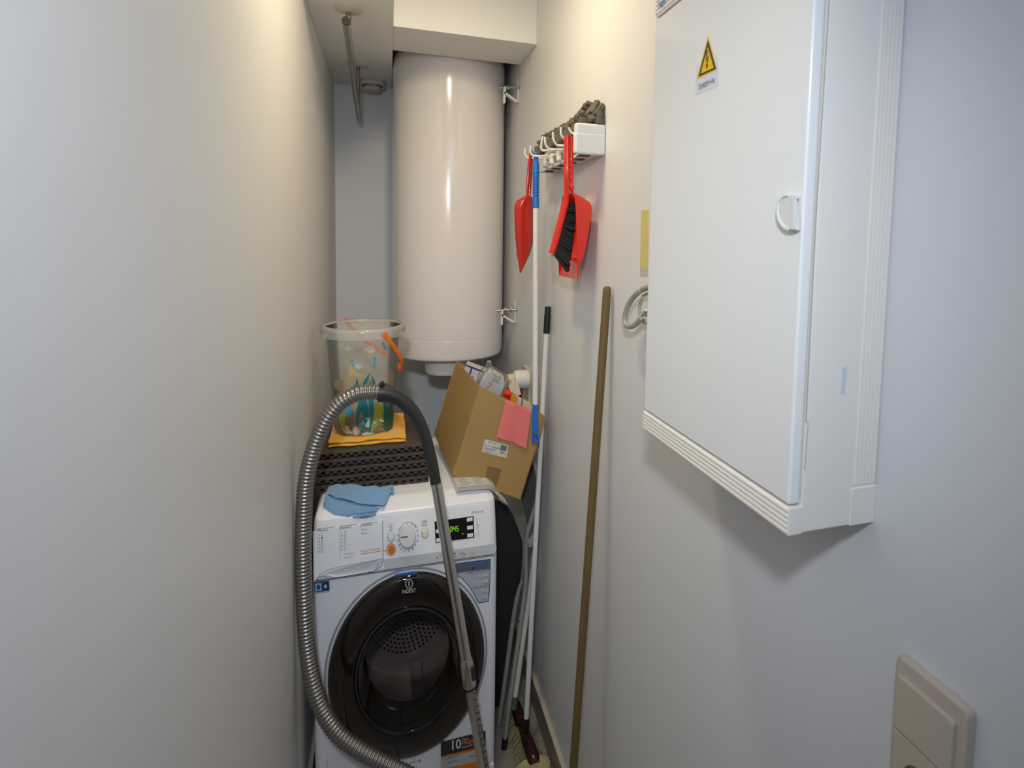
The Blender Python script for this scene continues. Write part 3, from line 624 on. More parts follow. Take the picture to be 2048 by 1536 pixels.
link('rim', lathe(nb(), [(RTp, B1 - 0.006), (RTp + 0.001, B1 + 0.001), (RTp + 0.010, B1 + 0.003), (0.1365, B1 - 0.002), (0.1385, B1 - 0.010), (0.1335, B1 - 0.034), (0.1320, B1 - 0.034)], (BC.x, BC.y, 0), 64, cap0=False, cap1=False), m_rimp, bk, angle=1.3)
def cone(px, py, off=0.0014):
    r = ray(px, py); best = None
    prev = None; t0 = 1.80 / r.y
    for i in range(400):
        t = t0 + i * 0.0008; p = O + r * t; d = math.hypot(p.x - BC.x, p.y - BC.y) - brad(p.z) - off
        if d <= 0:
            lo, hi = t - 0.0008, t
            for _ in range(18):
                m_ = (lo + hi) / 2; p = O + r * m_
                if math.hypot(p.x - BC.x, p.y - BC.y) - brad(p.z) - off <= 0: hi = m_
                else: lo = m_
            return O + r * lo
        if prev is None or d < prev[0]: prev = (d, p)
    p = prev[1]; v = Vector((p.x - BC.x, p.y - BC.y, 0)).normalized() * (brad(p.z) + off); return Vector((BC.x + v.x, BC.y + v.y, p.z))
def bprint(name, polys, m):
    b = nb()
    for P in polys:
        c = (sum(p[0] for p in P) / len(P), sum(p[1] for p in P) / len(P)); cv = b.verts.new(cone(*c)); vs = [b.verts.new(cone(*p)) for p in P]
        for i in range(len(vs)):
            try: b.faces.new((cv, vs[i], vs[(i + 1) % len(vs)]))
            except ValueError: pass
    return link(name, b, m, bk, smooth=False)
def frond(pts, w):
    """leaf ribbon as small quads"""
    S = smooth_path([Vector((a, b, 0)) for a, b in pts], 5); out = []
    for i in range(len(S) - 1):
        d = (S[i + 1] - S[i]).normalized(); nn = Vector((-d.y, d.x, 0)); n_ = len(S) - 1
        wa = w * (1 - abs(2 * i / n_ - 1) ** 2) * 0.5 + 0.3; wb = w * (1 - abs(2 * (i + 1) / n_ - 1) ** 2) * 0.5 + 0.3
        out.append([tuple(q)[:2] for q in (S[i] + nn * wa, S[i + 1] + nn * wb, S[i + 1] - nn * wb, S[i] - nn * wa)])
    return out
def fish(cx, cy, r, fl=1, ry=1.0):
    body = [(cx + r * math.cos(a), cy + r * 0.9 * ry * math.sin(a)) for a in [i * PI / 8 for i in range(16)]]
    tail = [(cx + fl * r * 0.85, cy), (cx + fl * r * 1.7, cy - r * 0.7), (cx + fl * r * 1.45, cy), (cx + fl * r * 1.7, cy + r * 0.6)]
    return [body, tail]
m_teal = mat('print_teal', (0.015, 0.19, 0.24), 0.4); m_sky = mat('print_sky', (0.06, 0.36, 0.62), 0.4); m_pale = mat('print_pale', (0.50, 0.60, 0.53), 0.4)
m_dteal = mat('print_dark_teal', (0.015, 0.14, 0.13), 0.4); m_olive = mat('print_olive', (0.33, 0.36, 0.06), 0.4); m_sand = mat('print_sand', (0.62, 0.50, 0.33), 0.4)
g = []
for P_ in (((716, 863), (716, 830), (722, 800), (715, 775), (713, 755)), ((727, 866), (730, 830), (722, 800), (728, 770), (741, 745)), ((738, 868), (744, 835), (742, 800), (748, 770), (744, 752)), ((722, 868), (734, 830), (728, 800), (735, 780), (744, 760)), ((712, 800), (708, 780), (714, 768))): g += frond(P_, 9)
bprint('seaweed_print', g, m_teal)
g = []
for k in range(9): g += frond(((776, 868 - k * 6), (772 - 0.4 * k, 858 - k * 7), (764 + k * 1.2, 852 - k * 8)), 4); g += frond(((777, 868 - k * 6), (782, 858 - k * 7), (786 , 850 - k * 8)), 3.6)
g += frond(((774, 866), (780, 845), (784, 815)), 6)
bprint('fern_print', g, m_dteal)
g = []
for k in range(5): g += frond(((676, 800), (673 - k, 792 - k * 3), (670 + k * 2, 785)), 3)
bprint('fern_print', g, m_dteal)
bprint('blue_fish_print', fish(697, 823, 9, -1, 1.3), m_sky)
bprint('pale_fish_print', fish(736, 845, 11, 1), m_pale); bprint('pale_fish_print', fish(716, 733, 6.5, 1), m_pale)
bprint('cream_fish_print', fish(742, 699, 9, -1), mat('print_cream', (0.68, 0.56, 0.40), 0.5)); bprint('cream_fish_print', fish(696, 698, 6, 1), MATS['print_cream'])
bub = []
for x, y, r in ((669, 684, 2.2), (670, 690, 1.8), (674, 703, 1.8), (675, 710, 1.6), (704, 722, 2.2), (705, 730, 1.6), (749, 718, 3.2), (750, 726, 2.4), (748, 732, 2.6), (767, 688, 2.4), (769, 694, 1.8), (770, 698, 1.6), (719, 841, 1.6), (721, 847, 1.4)): bub.append(ell_px(x, y, r, r * 1.3, 10))
[bprint('bubble_print', [b_], m_sky) for b_ in bub]
star = [(712 + (10 if i % 2 else 5.5) * math.cos(i * PI / 14), 862 + (12 if i % 2 else 7) * math.sin(i * PI / 14)) for i in range(28)]
bprint('urchin_print', [star], m_sand)
bprint('coral_print', [[(683, 858), (690, 853), (694, 850), (699, 858), (706, 868), (693, 868)], [(722, 868), (735, 863), (748, 866), (742, 870), (726, 871)]], m_pale)
link('tinted_base', lathe(nb(), [(RB - 0.006, B0 + 0.006), (RB - 0.003, B0 + 0.014), (brad(B0 + 0.06) - 0.0025, B0 + 0.06)], (BC.x, BC.y, 0), 48, cap0=False, cap1=False), clear_mat('olive_tint', (0.70, 0.74, 0.42), 0.22, (0.20, 0.24, 0.05), 0.3, 1.2), bk, angle=1.3)
bprint('green_leaf_print', frond(((690, 862), (684, 840), (690, 815), (700, 800)), 13), m_olive)
bprint('green_leaf_print', frond(((742, 868), (752, 840), (760, 815), (757, 800)), 15), m_olive)
hp = [AY(769, 670, 1.918), AY(781, 684, 1.925), AY(794, 703, 1.945), AY(803, 719, 1.965), AY(804.5, 731, 1.985), AY(801, 739, 2.01), AY(796, 731, 2.07), AY(781, 716, 2.12), AY(755, 697, 2.165), AY(725, 676, 2.185), AY(704, 657, 2.18), AY(693, 642, 2.165)]
link('handle', tube(nb(), hp, 0.0075, 10, 6, flat=0.5), mat('orange_plastic', (0.85, 0.18, 0.008), 0.3), bk)
for p in (hp[0], hp[-1]):
    link('pivot', lathe(nb(), [(0.010, -0.004), (0.011, 0.0), (0.008, 0.004)], p, 14, 'Y'), MATS['orange_plastic'], bk)
# chamois sheets inside the bucket
def cham(u, v):
    a, b = pl_at([(668, 762), (690, 757), (703, 752), (728, 752), (748, 756)], u), pl_at([(680, 858), (700, 862), (720, 862), (735, 860), (746, 850)], u)
    x, y = a[0] + (b[0] - a[0]) * v, a[1] + (b[1] - a[1]) * v
    return AY(x, y, 1.992 - 0.012 * math.sin(u * PI) + 0.012 * v)
tag(link('chamois_cloth', surf(nb(), cham, 16, 10, 0.004), m_sponge, loc=(-0.08, 1.99, B0), angle=1.5), 'beige chamois cloth standing inside the translucent bucket', 'cloth')
def cham2(u, v):
    a, b = pl_at([(700, 731), (712, 744), (726, 752)], u), pl_at([(694, 768), (710, 772), (728, 768)], u)
    return AY(a[0] + (b[0] - a[0]) * v, a[1] + (b[1] - a[1]) * v, 2.02 - 0.01 * u)
tag(link('sponge_cloth', surf(nb(), cham2, 10, 8, 0.006), m_sponge, loc=(-0.08, 2.02, B0), angle=1.5), 'pointed corner of tan sponge cloth above the chamois in the bucket', 'cloth')

# ============================================================ BLUE CLOTH on the machine
def bc_top(u, v):
    a = pl_at([(672, 965), (700, 977), (735, 981), (760, 980), (787, 979)], u); b = pl_at([(650, 997), (675, 1008), (705, 1016), (735, 1021), (768, 1025)], u)
    x, y = a[0] + (b[0] - a[0]) * v, a[1] + (b[1] - a[1]) * v
    h = 0.012 + 0.010 * math.sin(min(1, v * 1.1) * PI) * (1 - u * 0.5) + 0.007 * v + 0.010 * noise.noise(Vector((u * 3.2, v * 2.2, 2)))
    if u < 0.12: h *= 0.6 + u * 3.3
    return TOP(x, y, 0) + Vector((0, 0, max(h, 0.011) + 0.006 * noise.noise(Vector((u * 7 + v * 4, v * 5, 5)))))
def bc_low(u, v):
    a = pl_at([(660, 995), (690, 1008), (720, 1014), (745, 1018), (758, 1022)], u)
    b = pl_at([(646, 1015), (668, 1030), (700, 1035), (730, 1038), (751, 1031)], u)
    t = v; x, y = a[0] + (b[0] - a[0]) * min(1, t * 1.0), a[1] + (b[1] - a[1]) * min(1, t)
    h = 0.0105 * math.sqrt(max(0, 1 - max(0, (t - 0.35) / 0.65) ** 2)) + 0.001
    h *= 1 - 0.25 * u; h += 0.002 * noise.noise(Vector((u * 10, v * 4, 8)))
    return TOP(x, y, 0) + Vector((0, 0, max(0.0012, h)))
bc = surf(nb(), bc_top, 36, 20, 0.002); surf(bc, bc_low, 36, 12, 0.002)
surf(bc, lambda u, v: TOP(pl_at([(652, 990), (649, 1000), (647, 1012)], u)[0] + 10 * v * (1 - 0.5 * u), pl_at([(652, 992), (649, 1002), (647, 1014)], u)[1] + 3 * v, 0) + Vector((0, 0, 0.009 + 0.006 * math.sin(v * PI))), 8, 6, 0.002)
surf(bc, lambda u, v: TOP(776 + 12 * u, 981 + 10 * v, 0) + Vector((0, 0, 0.006 + 0.005 * math.sin(u * PI) + 0.003 * math.sin(v * 5))), 8, 8, 0.002)
bmesh.ops.remove_doubles(bc, verts=bc.verts, dist=0.0001)
o = link('microfibre_cloth', bc, m_bcl, loc=(-0.13, 1.8, ZT), angle=1.5); tag(o, 'crumpled light blue microfibre cloth on the front edge of the washing machine', 'cloth')

# ============================================================ NEWSPAPER under the carton
npz = ZT + 0.003
def news(k):
    dx = 0.0025 * k
    def f(u, v):
        y0 = 1.768 + 0.003 * k - 0.004 * math.sin(u * 3); y = y0 + (2.16 - y0) * v
        xl = 0.205 - 0.024 * v + 0.0015 * k; L = 0.172 + 0.006 * (4 - k); s = u * L; flat = X1 - 0.030 - xl
        if s < flat: x, z = xl + s, npz + 0.0022 * k + 0.0015 * math.sin(s * 40)
        else:
            q = s - flat; R = 0.034 + 0.002 * k; a = min(q / R, 1.05 + 0.10 * (k - 2)); x = xl + flat + R * math.sin(a); z = npz + 0.0022 * k - R * (1 - math.cos(a))
            rest = q - R * a; x += rest * math.cos(a); z -= rest * math.sin(a)
        return (x, y + 0.01 * (u - 1) * (1 if k == 4 else 0.6), z + 0.004 * v * 0)
    return f
np_ = thing('newspaper', (0.27, 1.9, ZT), 'folded newspaper under the cardboard box drooping over the washing machine edge', 'newspaper')
for k in range(5): link('page', surf(nb(), news(k), 30, 8, 0.0010), m_paper, np_, angle=1.5)
g = nb(); f4 = news(4)
for r_ in range(9):
    for c_ in range(3):
        u0, u1 = 0.06 + c_ * 0.27, 0.06 + c_ * 0.27 + 0.2 * random.uniform(0.7, 1); v = 0.03 + r_ * 0.035
        A_ = [Vector(f4(u0 + (u1 - u0) * q / 4, v)) + Vector((0, 0, 0.0011)) for q in range(5)]; B_ = [Vector(f4(u0 + (u1 - u0) * q / 4, v + 0.010)) + Vector((0, 0, 0.0011)) for q in range(5)]
        for q in range(4): poly_prism(g, [A_[q], A_[q + 1], B_[q + 1], B_[q]], (0, 0, 0.0002))
link('printed_lines', g, mat('news_ink', (0.42, 0.41, 0.41), 0.8), np_, smooth=False)['kind'] = 'stuff'

# ============================================================ CARDBOARD BOX with its contents
lift = Vector((0, 0, 0.014))
BLf, BRf, TLf = AY(904.5, 950, 1.850), AY(1040.6, 998.8, 1.800), AY(959.6, 773.8, 1.835)
TRf = Plane(BLf, BRf - BLf, TLf - BLf).px(1091.4, 834.8)
BLb, TLb = AY(867.8, 866, 2.16), AY(912.7, 722.5, 2.16)
BRb = BRf + (BLb - BLf); TRb = TRf + (TLb - TLf) * 0.98; BRb.x = min(BRb.x, 0.50); TRb.x = min(TRb.x, 0.512)
ct = thing('cardboard_box', tuple((BLf + BRb) / 2), 'open brown cardboard box tilted on the washing machine with pink cloth over its rim', 'box')
cen = (BLf + BRf + TLf + TRf + BLb + TLb + BRb + TRb) / 8
def wallp(name, q, m=m_card, t=0.005):
    n_ = (q[1] - q[0]).cross(q[3] - q[0]).normalized()
    if n_.dot(cen - q[0]) < 0: n_ = -n_
    return link(name, bevel(poly_prism(nb(), q, n_ * t), 0.0015, 1), m, ct)
fr_ = wallp('front_panel', [BLf, BRf, TRf, TLf]); lf_ = wallp('left_panel', [BLb, BLf, TLf, TLb]); wallp('right_panel', [BRf, BRb, TRb, TRf]); wallp('back_panel', [BRb, BLb, TLb, TRb]); wallp('bottom_panel', [BLf, BLb, BRb, BRf])
CFP = Plane(BLf, BRf - BLf, TLf - BLf)
if CFP.n.y > 0: CFP.n = -CFP.n
decal('parcel_tape', CFP, [(976, 932), (1003, 938.5), (989.5, 981), (964.5, 972)], m_tape, ct, 0.0006)
lb = decal('paper_label', CFP, [(969.5, 878.5), (1017, 890), (1013, 915.5), (963.8, 904)], mat('label_white', (0.66, 0.64, 0.60), 0.5), ct, 0.0007)
PL = Plane(CFP.o + CFP.n * 0.0008, CFP.x, CFP.y); PL.n = CFP.n; PL.y = PL.n.cross(PL.x)
lettering('lettering', '6 X 1 KG', PL, (976, 885), (992, 889), 3.6, m_ink, lb); lettering('lettering', 'O.L.V - VIERGES', PL, (967.5, 892), (998.5, 899), 4.2, m_ink, lb); lettering('lettering', 'GUIMAUVE', PL, (968, 897.5), (988.5, 902.3), 4.2, m_ink, lb)
lettering('lettering', '30-04-15', PL, (987, 907), (995, 909), 2.0, m_ink, lb)
g = nb(); line_px(g, PL, [(967, 900.5), (985, 904.5)], 0.4); line_px(g, PL, [(967, 903), (983, 906.6)], 0.4)
for k in range(9): x = 1001.5 + k * 1.35; line_px(g, PL, [(x + 1.2, 889.5 + k * 0.33), (x - 0.6, 899.5 + k * 0.33)], 0.8 if k % 3 else 1.1)
el = [(1005 + 6.2 * math.cos(t), 905 + 4 * math.sin(t) + 1.4 * math.cos(t)) for t in [i * PI / 8 for i in range(17)]]; line_px(g, PL, el, 0.6); line_px(g, PL, [(1001.5, 904), (1008.5, 905.8)], 1.6)
link('barcode_and_mark', g, m_ink, lb, smooth=False)['kind'] = 'stuff'
# pink cloth over the rim
def pink(u, v):
    a = pl_at([(1011.5, 798.5), (1037, 809), (1062.5, 821)], u); b = pl_at([(993, 873), (1010, 879), (1025, 883), (1038, 890), (1052.5, 895)], u)
    if v < 0.12:                                                    # inside the box, going up to the rim
        p = CFP.px(*a, off=0.004); t = (0.12 - v) / 0.12; return p + Vector((0.003, 0.012 * min(1, t * 2), 0.004)) - Vector((0, 0, 0.03 * t))
    t = (v - 0.12) / 0.88
    p = CFP.px(a[0] + (b[0] - a[0]) * t, a[1] + (b[1] - a[1]) * t, off=0.004)
    return p + CFP.n * (0.0035 * t * (1 + math.sin(u * 7.5 + 0.6)) + 0.001)
tag(link('dust_cloth', surf(nb(), pink, 28, 22, 0.0016), m_pink, loc=tuple(CFP.px(1030, 850)), angle=1.5), 'pink cloth hanging over the front rim of the cardboard box', 'cloth')
# blue and white carton inside
upv = (TLf - BLf).normalized(); rtv = (BRf - BLf).normalized(); dpv = upv.cross(rtv).normalized()
if dpv.y < 0: dpv = -dpv
def tilted(name, px, py, y, w, h, d, m, label, cat, bev=0.002):
    """upright block in the tilted box, its top-front-left corner at a pixel"""
    p = AY(px, py, y); t = thing(name, tuple(p), label, cat) if label else None
    return p, t
p = AY(932, 728, 2.045)
bx = thing('paper_carton', tuple(p), 'white paper carton with dark blue frame lines inside the cardboard box', 'box')
c_ = p + rtv * 0.05 - upv * 0.11 + dpv * 0.03
link('body', obox(nb(), c_, rtv * 0.05, upv * 0.11, dpv * 0.03, 0.001), mat('carton_white', (0.60, 0.60, 0.60), 0.6), bx)
PP2 = Plane(p, rtv, upv); 
if PP2.n.y > 0: PP2.n = -PP2.n
g = nb()
def lp(a, b, w=0.0035):
    a = Vector(a); b = Vector(b); d = (b - a).normalized(); n_ = Vector((-d.y, d.x)) * w / 2
    poly_prism(g, [PP2.o + rtv * q.x + upv * q.y - dpv * 0.0004 for q in (a + n_, b + n_, b - n_, a - n_)], -dpv * 0.0005)
lp((0.0, -0.004), (0.1, -0.004), 0.006); lp((0.024, -0.004), (0.024, -0.2), 0.006); lp((0.004, -0.02), (0.004, -0.2), 0.003)
link('frame_lines', g, mat('navy', (0.02, 0.05, 0.18), 0.5), bx, smooth=False)
lettering('lettering', 'mill', PP2, (934.5, 754), (946, 758.5), 7, MATS['navy'], bx, off=0.0008)
# wrapped paper rolls
pk = thing('wrapped_pack', tuple(AY(982, 770, 1.94)), 'white pack with black print in clear crinkled plastic wrap, in the cardboard box', 'package')
inn_ = [(957, 770), (973, 746), (985, 738), (1008, 752), (1010, 772), (995, 812), (985, 820), (966, 800)]
b_ = poly_prism(nb(), [AY(x, y, 1.905) for x, y in inn_], (0.004, 0.06, -0.004)); bmesh.ops.recalc_face_normals(b_, faces=b_.faces); link('pack', bevel(b_, 0.007, 3), mat('pack_white', (0.84, 0.78, 0.72), 0.6), pk)
PW = Plane((0, 1.904, 0), (1, 0, 0), (0, 0, 1)); g = nb()
for x, y in ((978, 765), (984, 757), (991, 760), (996, 752), (987, 748)):
    line_px(g, PW, [(x, y), (x + 6, y + 6)], 1.1); line_px(g, PW, [(x + 2, y - 3), (x + 8, y + 2)], 0.7); line_px(g, PW, [(x + 1, y + 4), (x + 5, y + 8)], 0.6)
line_px(g, PW, [(973, 778), (978, 772)], 1.3)
link('printed_marks', g, m_ink, pk, smooth=False)['kind'] = 'stuff'
wv = [(953, 768), (956, 750), (963, 738), (970, 732), (975, 722), (982, 722), (986, 733), (998, 739), (1010, 746), (1018, 756), (1017, 772), (1010, 792), (999, 815), (980, 820), (964, 800)]
def wrap(yy, s, j):
    cx, cy = 982, 775
    return [AY(cx + (x - cx) * s + 2 * noise.noise(Vector((x * 0.3, j * 2.0, 0))), cy + (y - cy) * s + 2 * noise.noise(Vector((y * 0.3, j * 3.0, 4))), yy) for x, y in wv]
link('plastic_wrap', rings(nb(), [wrap(1.888, 0.25, 0), wrap(1.889, 0.7, 1), wrap(1.893, 0.9, 2), wrap(1.905, 1.0, 3), wrap(1.94, 1.02, 4), wrap(1.975, 0.95, 5)]), m_wrap, pk, angle=0.25)
# bottle with red cap, white cap piece, brown bottle, orange pack, cream box
def leanbox(name, poly, y, d, m, label, cat, bev=0.002):
    b = poly_prism(nb(), [AY(a, b__, y) for a, b__ in poly], (0.0, d, 0)); bmesh.ops.recalc_face_normals(b, faces=b.faces)
    o = link(name, bevel(b, bev, 2), m, loc=tuple(AY(*poly[0], y))); return tag(o, label, cat)
bt = thing('cleaner_bottle', tuple(AY(1012, 800, 1.88)), 'bottle with bright red cap beside the wrapped pack in the cardboard box', 'bottle')
a, b = AY(1016, 785, 1.868), AY(1012, 800, 1.885); ax_ = (b - a).normalized()
link('cap', tube(nb(), [a - ax_ * 0.004, a, a + ax_ * 0.022], lambda t: 0.0095 if t < 0.2 else 0.0125, 20), mat('red_cap', (0.75, 0.04, 0.01), 0.2), bt)
link('bottle', tube(nb(), [a + ax_ * 0.02, a + ax_ * 0.035, a + ax_ * 0.16], lambda t: 0.010 if t < 0.3 else 0.02, 20), mat('red_bottle', (0.30, 0.02, 0.015), 0.3), bt)
leanbox('spray_head', [(1017, 774), (1028, 760), (1037, 766), (1043, 790), (1034, 793), (1020, 784)], 1.90, 0.022, mat('cream_plastic', (0.68, 0.58, 0.47), 0.4), 'cream plastic spray head sticking up behind the red bottle cap', 'spray bottle', 0.003)
bt = thing('brown_bottle', tuple(AY(1040, 800, 1.93)), 'brown bottle neck standing behind the cream packet in the cardboard box', 'bottle')
a, b = AY(1042, 776, 1.945), AY(1036, 812, 1.945); ax_ = (b - a).normalized(); link('neck', tube(nb(), [a, b], 0.0085, 16), mat('brown_glass', (0.09, 0.02, 0.012), 0.2), bt); link('bottle', tube(nb(), [b, b + ax_ * 0.02, b + ax_ * 0.13], lambda t: 0.009 if t < 0.3 else 0.019, 16), MATS['brown_glass'], bt)
leanbox('orange_packet', [(1022, 788), (1037, 795), (1033, 830), (1016, 822)], 1.872, 0.018, mat('orange_pack', (0.72, 0.30, 0.01), 0.5), 'orange packet wedged beside the red bottle cap in the cardboard box', 'packet')
cp = thing('cream_packet', tuple(AY(1036, 793, 1.852)), 'cream packet with a black edge line at the right in the cardboard box', 'packet')
b = poly_prism(nb(), [AY(x, y, 1.848) for x, y in ((1035.5, 793), (1062, 808), (1074, 830), (1070, 845), (1030, 830))], (0, 0.018, 0)); bmesh.ops.recalc_face_normals(b, faces=b.faces); link('packet', bevel(b, 0.0015, 1), mat('cream_card', (0.62, 0.52, 0.36), 0.6), cp)
PW2 = Plane((0, 1.847, 0), (1, 0, 0), (0, 0, 1)); link('edge_line', line_px(nb(), PW2, [(1044.5, 796), (1043.5, 812)], 1.6), m_ink, cp, smooth=False)

# ============================================================ WALL OUTLET WITH PLUG (by the carton)
WP = Plane((XR, 0, 0), (0, -1, 0), (0, 0, 1))
ot = thing('wall_outlet', (XR, 2.19, H - 0.58), 'cream wall outlet with white round plug above the cardboard box', 'outlet')
link('cover_plate', bevel(poly_prism(nb(), [(XR, 2.135, H - 0.655), (XR, 2.24, H - 0.655), (XR, 2.24, H - 0.51), (XR, 2.135, H - 0.51)], (-0.010, 0, 0)), 0.005, 3), mat('outlet_cream', (0.66, 0.58, 0.42), 0.4), ot)
pc = AX(1040, 759, 0.49)
pg = thing('plug', (0.50, pc.y, pc.z), 'white round plug pushed into the cream wall outlet above the cardboard box', 'plug')
link('plug_body', lathe(nb(), [(0.030, 0.522), (0.036, 0.520), (0.037, 0.480), (0.034, 0.4665), (0.02, 0.463)], (0, pc.y, pc.z), 32, 'X'), m_hookw, pg)
link('plug_nose', lathe(nb(), [(0.02, 0.466), (0.021, 0.455), (0.016, 0.436), (0.010, 0.434)], (0, pc.y, pc.z + 0.004), 20, 'X'), mat('plug_cream', (0.70, 0.60, 0.36), 0.4), pg)
link('plug_cord', tube(nb(), [(0.44, pc.y, pc.z), (0.425, pc.y, pc.z - 0.03), (0.43, pc.y + 0.02, pc.z - 0.12)], 0.004, 10, 5), m_hookw, pg)

# ============================================================ VACUUM HOSE AND WAND
vc = thing('vacuum_hose', (0.0, 1.56, 0.3), 'grey corrugated vacuum hose with black bent handle and chrome wand before the washing machine', 'vacuum cleaner')
hp = [(766, 785, 1.60), (740, 784, 1.60), (712, 788, 1.60), (680, 806, 1.602), (654, 838, 1.605), (634, 880, 1.608), (620, 925, 1.61), (611, 975, 1.612), (607, 1050, 1.615), (606.5, 1130, 1.612), (609, 1210, 1.605), (614, 1290, 1.595), (624, 1355, 1.58), (642, 1415, 1.56), (672, 1463, 1.54), (712, 1496, 1.52), (762, 1524, 1.50), (812, 1548, 1.48), (870, 1580, 1.46)]
S = smooth_path([AY(a, b, c) for a, b, c in hp], 24)
cum = [0]
for a, b in zip(S[:-1], S[1:]): cum.append(cum[-1] + (b - a).length)
L = cum[-1]; pitch_ = 0.0102; step = pitch_ / 5; Q = []; k = 0
for i in range(int(L / step)):
    s = i * step
    while cum[k + 1] < s: k += 1
    Q.append(S[k].lerp(S[k + 1], (s - cum[k]) / (cum[k + 1] - cum[k])))
nQ = len(Q) - 1
link('hose', tube(nb(), Q, lambda t: 0.0193 + (0, 0.0016, 0.0023, 0.0016, -0.0012)[int(round(t * nQ)) % 5], 22), m_hose, vc, angle=1.6)
col = [AY(757, 785, 1.60), AY(770, 785.5, 1.60), AY(784, 789, 1.60)]
link('hose_collar', bevel(tube(nb(), col, lambda t: 0.0262 if t < 0.9 else 0.0245, 28), 0.002, 2), m_blackp, vc)
hd_ = [(778, 788, 1.60), (795, 795, 1.60), (812, 808, 1.60), (828, 826, 1.60), (841, 848, 1.60), (852, 876, 1.598), (861, 910, 1.595), (868, 945, 1.592), (872, 970, 1.59)]
link('handle', tube(nb(), [AY(a, b, c) for a, b, c in hd_], lambda t: 0.0215 - 0.0065 * min(1, t * 1.6), 24, 8), m_blackp, vc)
p = AY(764, 768, 1.585); link('latch', obox(nb(), p, (0.006, 0, 0.002), (0, 0.006, 0), (-0.002, 0, 0.006), 0.002), m_black, vc)
w0, w1, w2, w3 = AY(872, 966, 1.59), AY(931.5, 1318, 1.545), AY(939, 1372, 1.54), AY(973, 1570, 1.515)
link('wand_upper', tube(nb(), [w0, w1], 0.0156, 32), m_chrome, vc, angle=1.2)
d_ = (w2 - w1).normalized()
sl = link('slider_collar', tube(nb(), [w1 - d_ * 0.004, w1 + d_ * 0.008, w1 + d_ * 0.02, w2 - d_ * 0.006, w2], lambda t: (0.0158, 0.0185, 0.0198, 0.0198, 0.0185)[int(round(t * 4))], 32), m_chrome, vc)
pb = (w1.lerp(w2, 0.45)); sd = d_.cross(Vector((0, -1, 0))).normalized(); sd = sd if sd.x > 0 else -sd
link('slider_button', obox(nb(), pb + sd * 0.0135 + Vector((0, -0.0135, 0)), sd * 0.005 + Vector((0, 0.003, 0)), d_ * 0.020, (0.003, -0.005, 0), 0.002), m_blackp, sl)
link('collar_ring', tube(nb(), [w2 - d_ * 0.001, w2 + d_ * 0.004], 0.0202, 32), m_black, sl)
d2 = (w3 - w2).normalized(); lw = link('wand_lower', tube(nb(), [w2 - d_ * 0.004, w3], 0.0150, 32), m_chrome, vc, angle=1.2)
nt_ = None
for k in range(12):
    c = w2 + d2 * (0.016 + k * 0.0195); o_ = sd * 0.0100 + Vector((0, -0.0100, 0))
    if nt_ is None: c0 = c; nt_ = link('notch', obox(nb(), c + o_, sd * 0.0048 + Vector((0, 0.0048, 0)) + d2 * 0.003, d2 * 0.0011, (sd * 0.001 + Vector((0, -0.001, 0))) , 0.0), m_black, vc)
    else: copy_part(nt_, c - c0)
notch_plate = link('notch_strip', obox(nb(), w2.lerp(w3, 0.5) + sd * 0.0098 + Vector((0, -0.0098, 0)), sd * 0.0046 + Vector((0, 0.0046, 0)), (w3 - w2) * 0.49, sd * 0.0008 + Vector((0, -0.0008, 0))), mat('notch_steel', (0.33, 0.34, 0.34), 0.3, metal=0.8), lw)

# ============================================================ TOOL HOLDER on the right wall
XRK = 0.452
th_ = thing('tool_holder', (XR, 1.6, H + 0.24), 'white plastic wall tool holder with hooks on the right wall', 'tool holder')
eb = nb(); box(eb, (XRK, 1.385, H + 0.221), (XR, 1.407, H + 0.275), 0.006, 3); box(eb, (XRK + 0.002, 1.386, H + 0.268), (XR, 1.408, H + 0.299), 0.006, 3); box(eb, (0.482, 1.40, H + 0.224), (XR, 1.452, H + 0.290), 0.003, 2)
link('end_block', eb, m_white, th_)
link('back_plate', box(nb(), (XR - 0.014, 1.45, H + 0.224), (XR, 1.86, H + 0.285), 0.003), m_hookw, th_)
sh = link('lower_shelf', box(nb(), (0.482, 1.45, H + 0.224), (XR - 0.012, 1.86, H + 0.232), 0.002), m_hookw, th_)
link('upper_shelf', box(nb(), (0.492, 1.45, H + 0.266), (XR - 0.012, 1.86, H + 0.274), 0.002), m_hookw, th_)
for k, y in enumerate((1.415, 1.50, 1.575, 1.65, 1.725, 1.80)):
    b = nb(); box(b, (0.470 if k == 0 else 0.490, y - 0.012, H + 0.2215 if k else H + 0.2195), (0.500 if k == 0 else 0.515, y + 0.014, H + 0.2245 if k else H + 0.2215)); link('slot', b, m_black, th_)
cl = None
for k, y in enumerate((1.535, 1.61, 1.685, 1.76)):
    if cl is None:
        q = nb(); box(q, (0.468, y - 0.014, H + 0.229), (0.482, y + 0.006, H + 0.262), 0.005, 3); box(q, (0.474, y - 0.020, H + 0.252), (0.515, y + 0.012, H + 0.262), 0.004, 2)
        cl = link('clip', q, m_hookw, th_)
    else: copy_part(cl, (0, y - 1.535, 0))
def hook(tip, bend, y, name='hook'):
    a = AY(*tip, y); b = AY(*bend, y)
    pts = [a, a.lerp(b, 0.45) + Vector((-0.003, 0, -0.004)), b + Vector((-0.001, 0, 0.002)), b + Vector((0.010, 0, -0.001)), Vector((0.498, y, b.z + 0.003))]
    return link(name, tube(nb(), pts, 0.0044, 10, 6, flat=0.7), m_hookw, th_)
for tip, bend, y in (((1051, 297), (1054, 315), 1.80), ((1061.5, 291), (1065, 311), 1.73), ((1086, 273), (1084, 300), 1.63), ((1090, 274), (1097, 298), 1.575), ((1106.5, 264), (1113, 290), 1.505), ((1122.5, 255), (1127, 277), 1.44)): hook(tip, bend, y)
link('hook', tube(nb(), [(0.46, 1.405, H + 0.272), (0.447, 1.405, H + 0.276), (0.440, 1.405, H + 0.288)], 0.004, 10, 5, flat=0.7), m_hookw, th_)
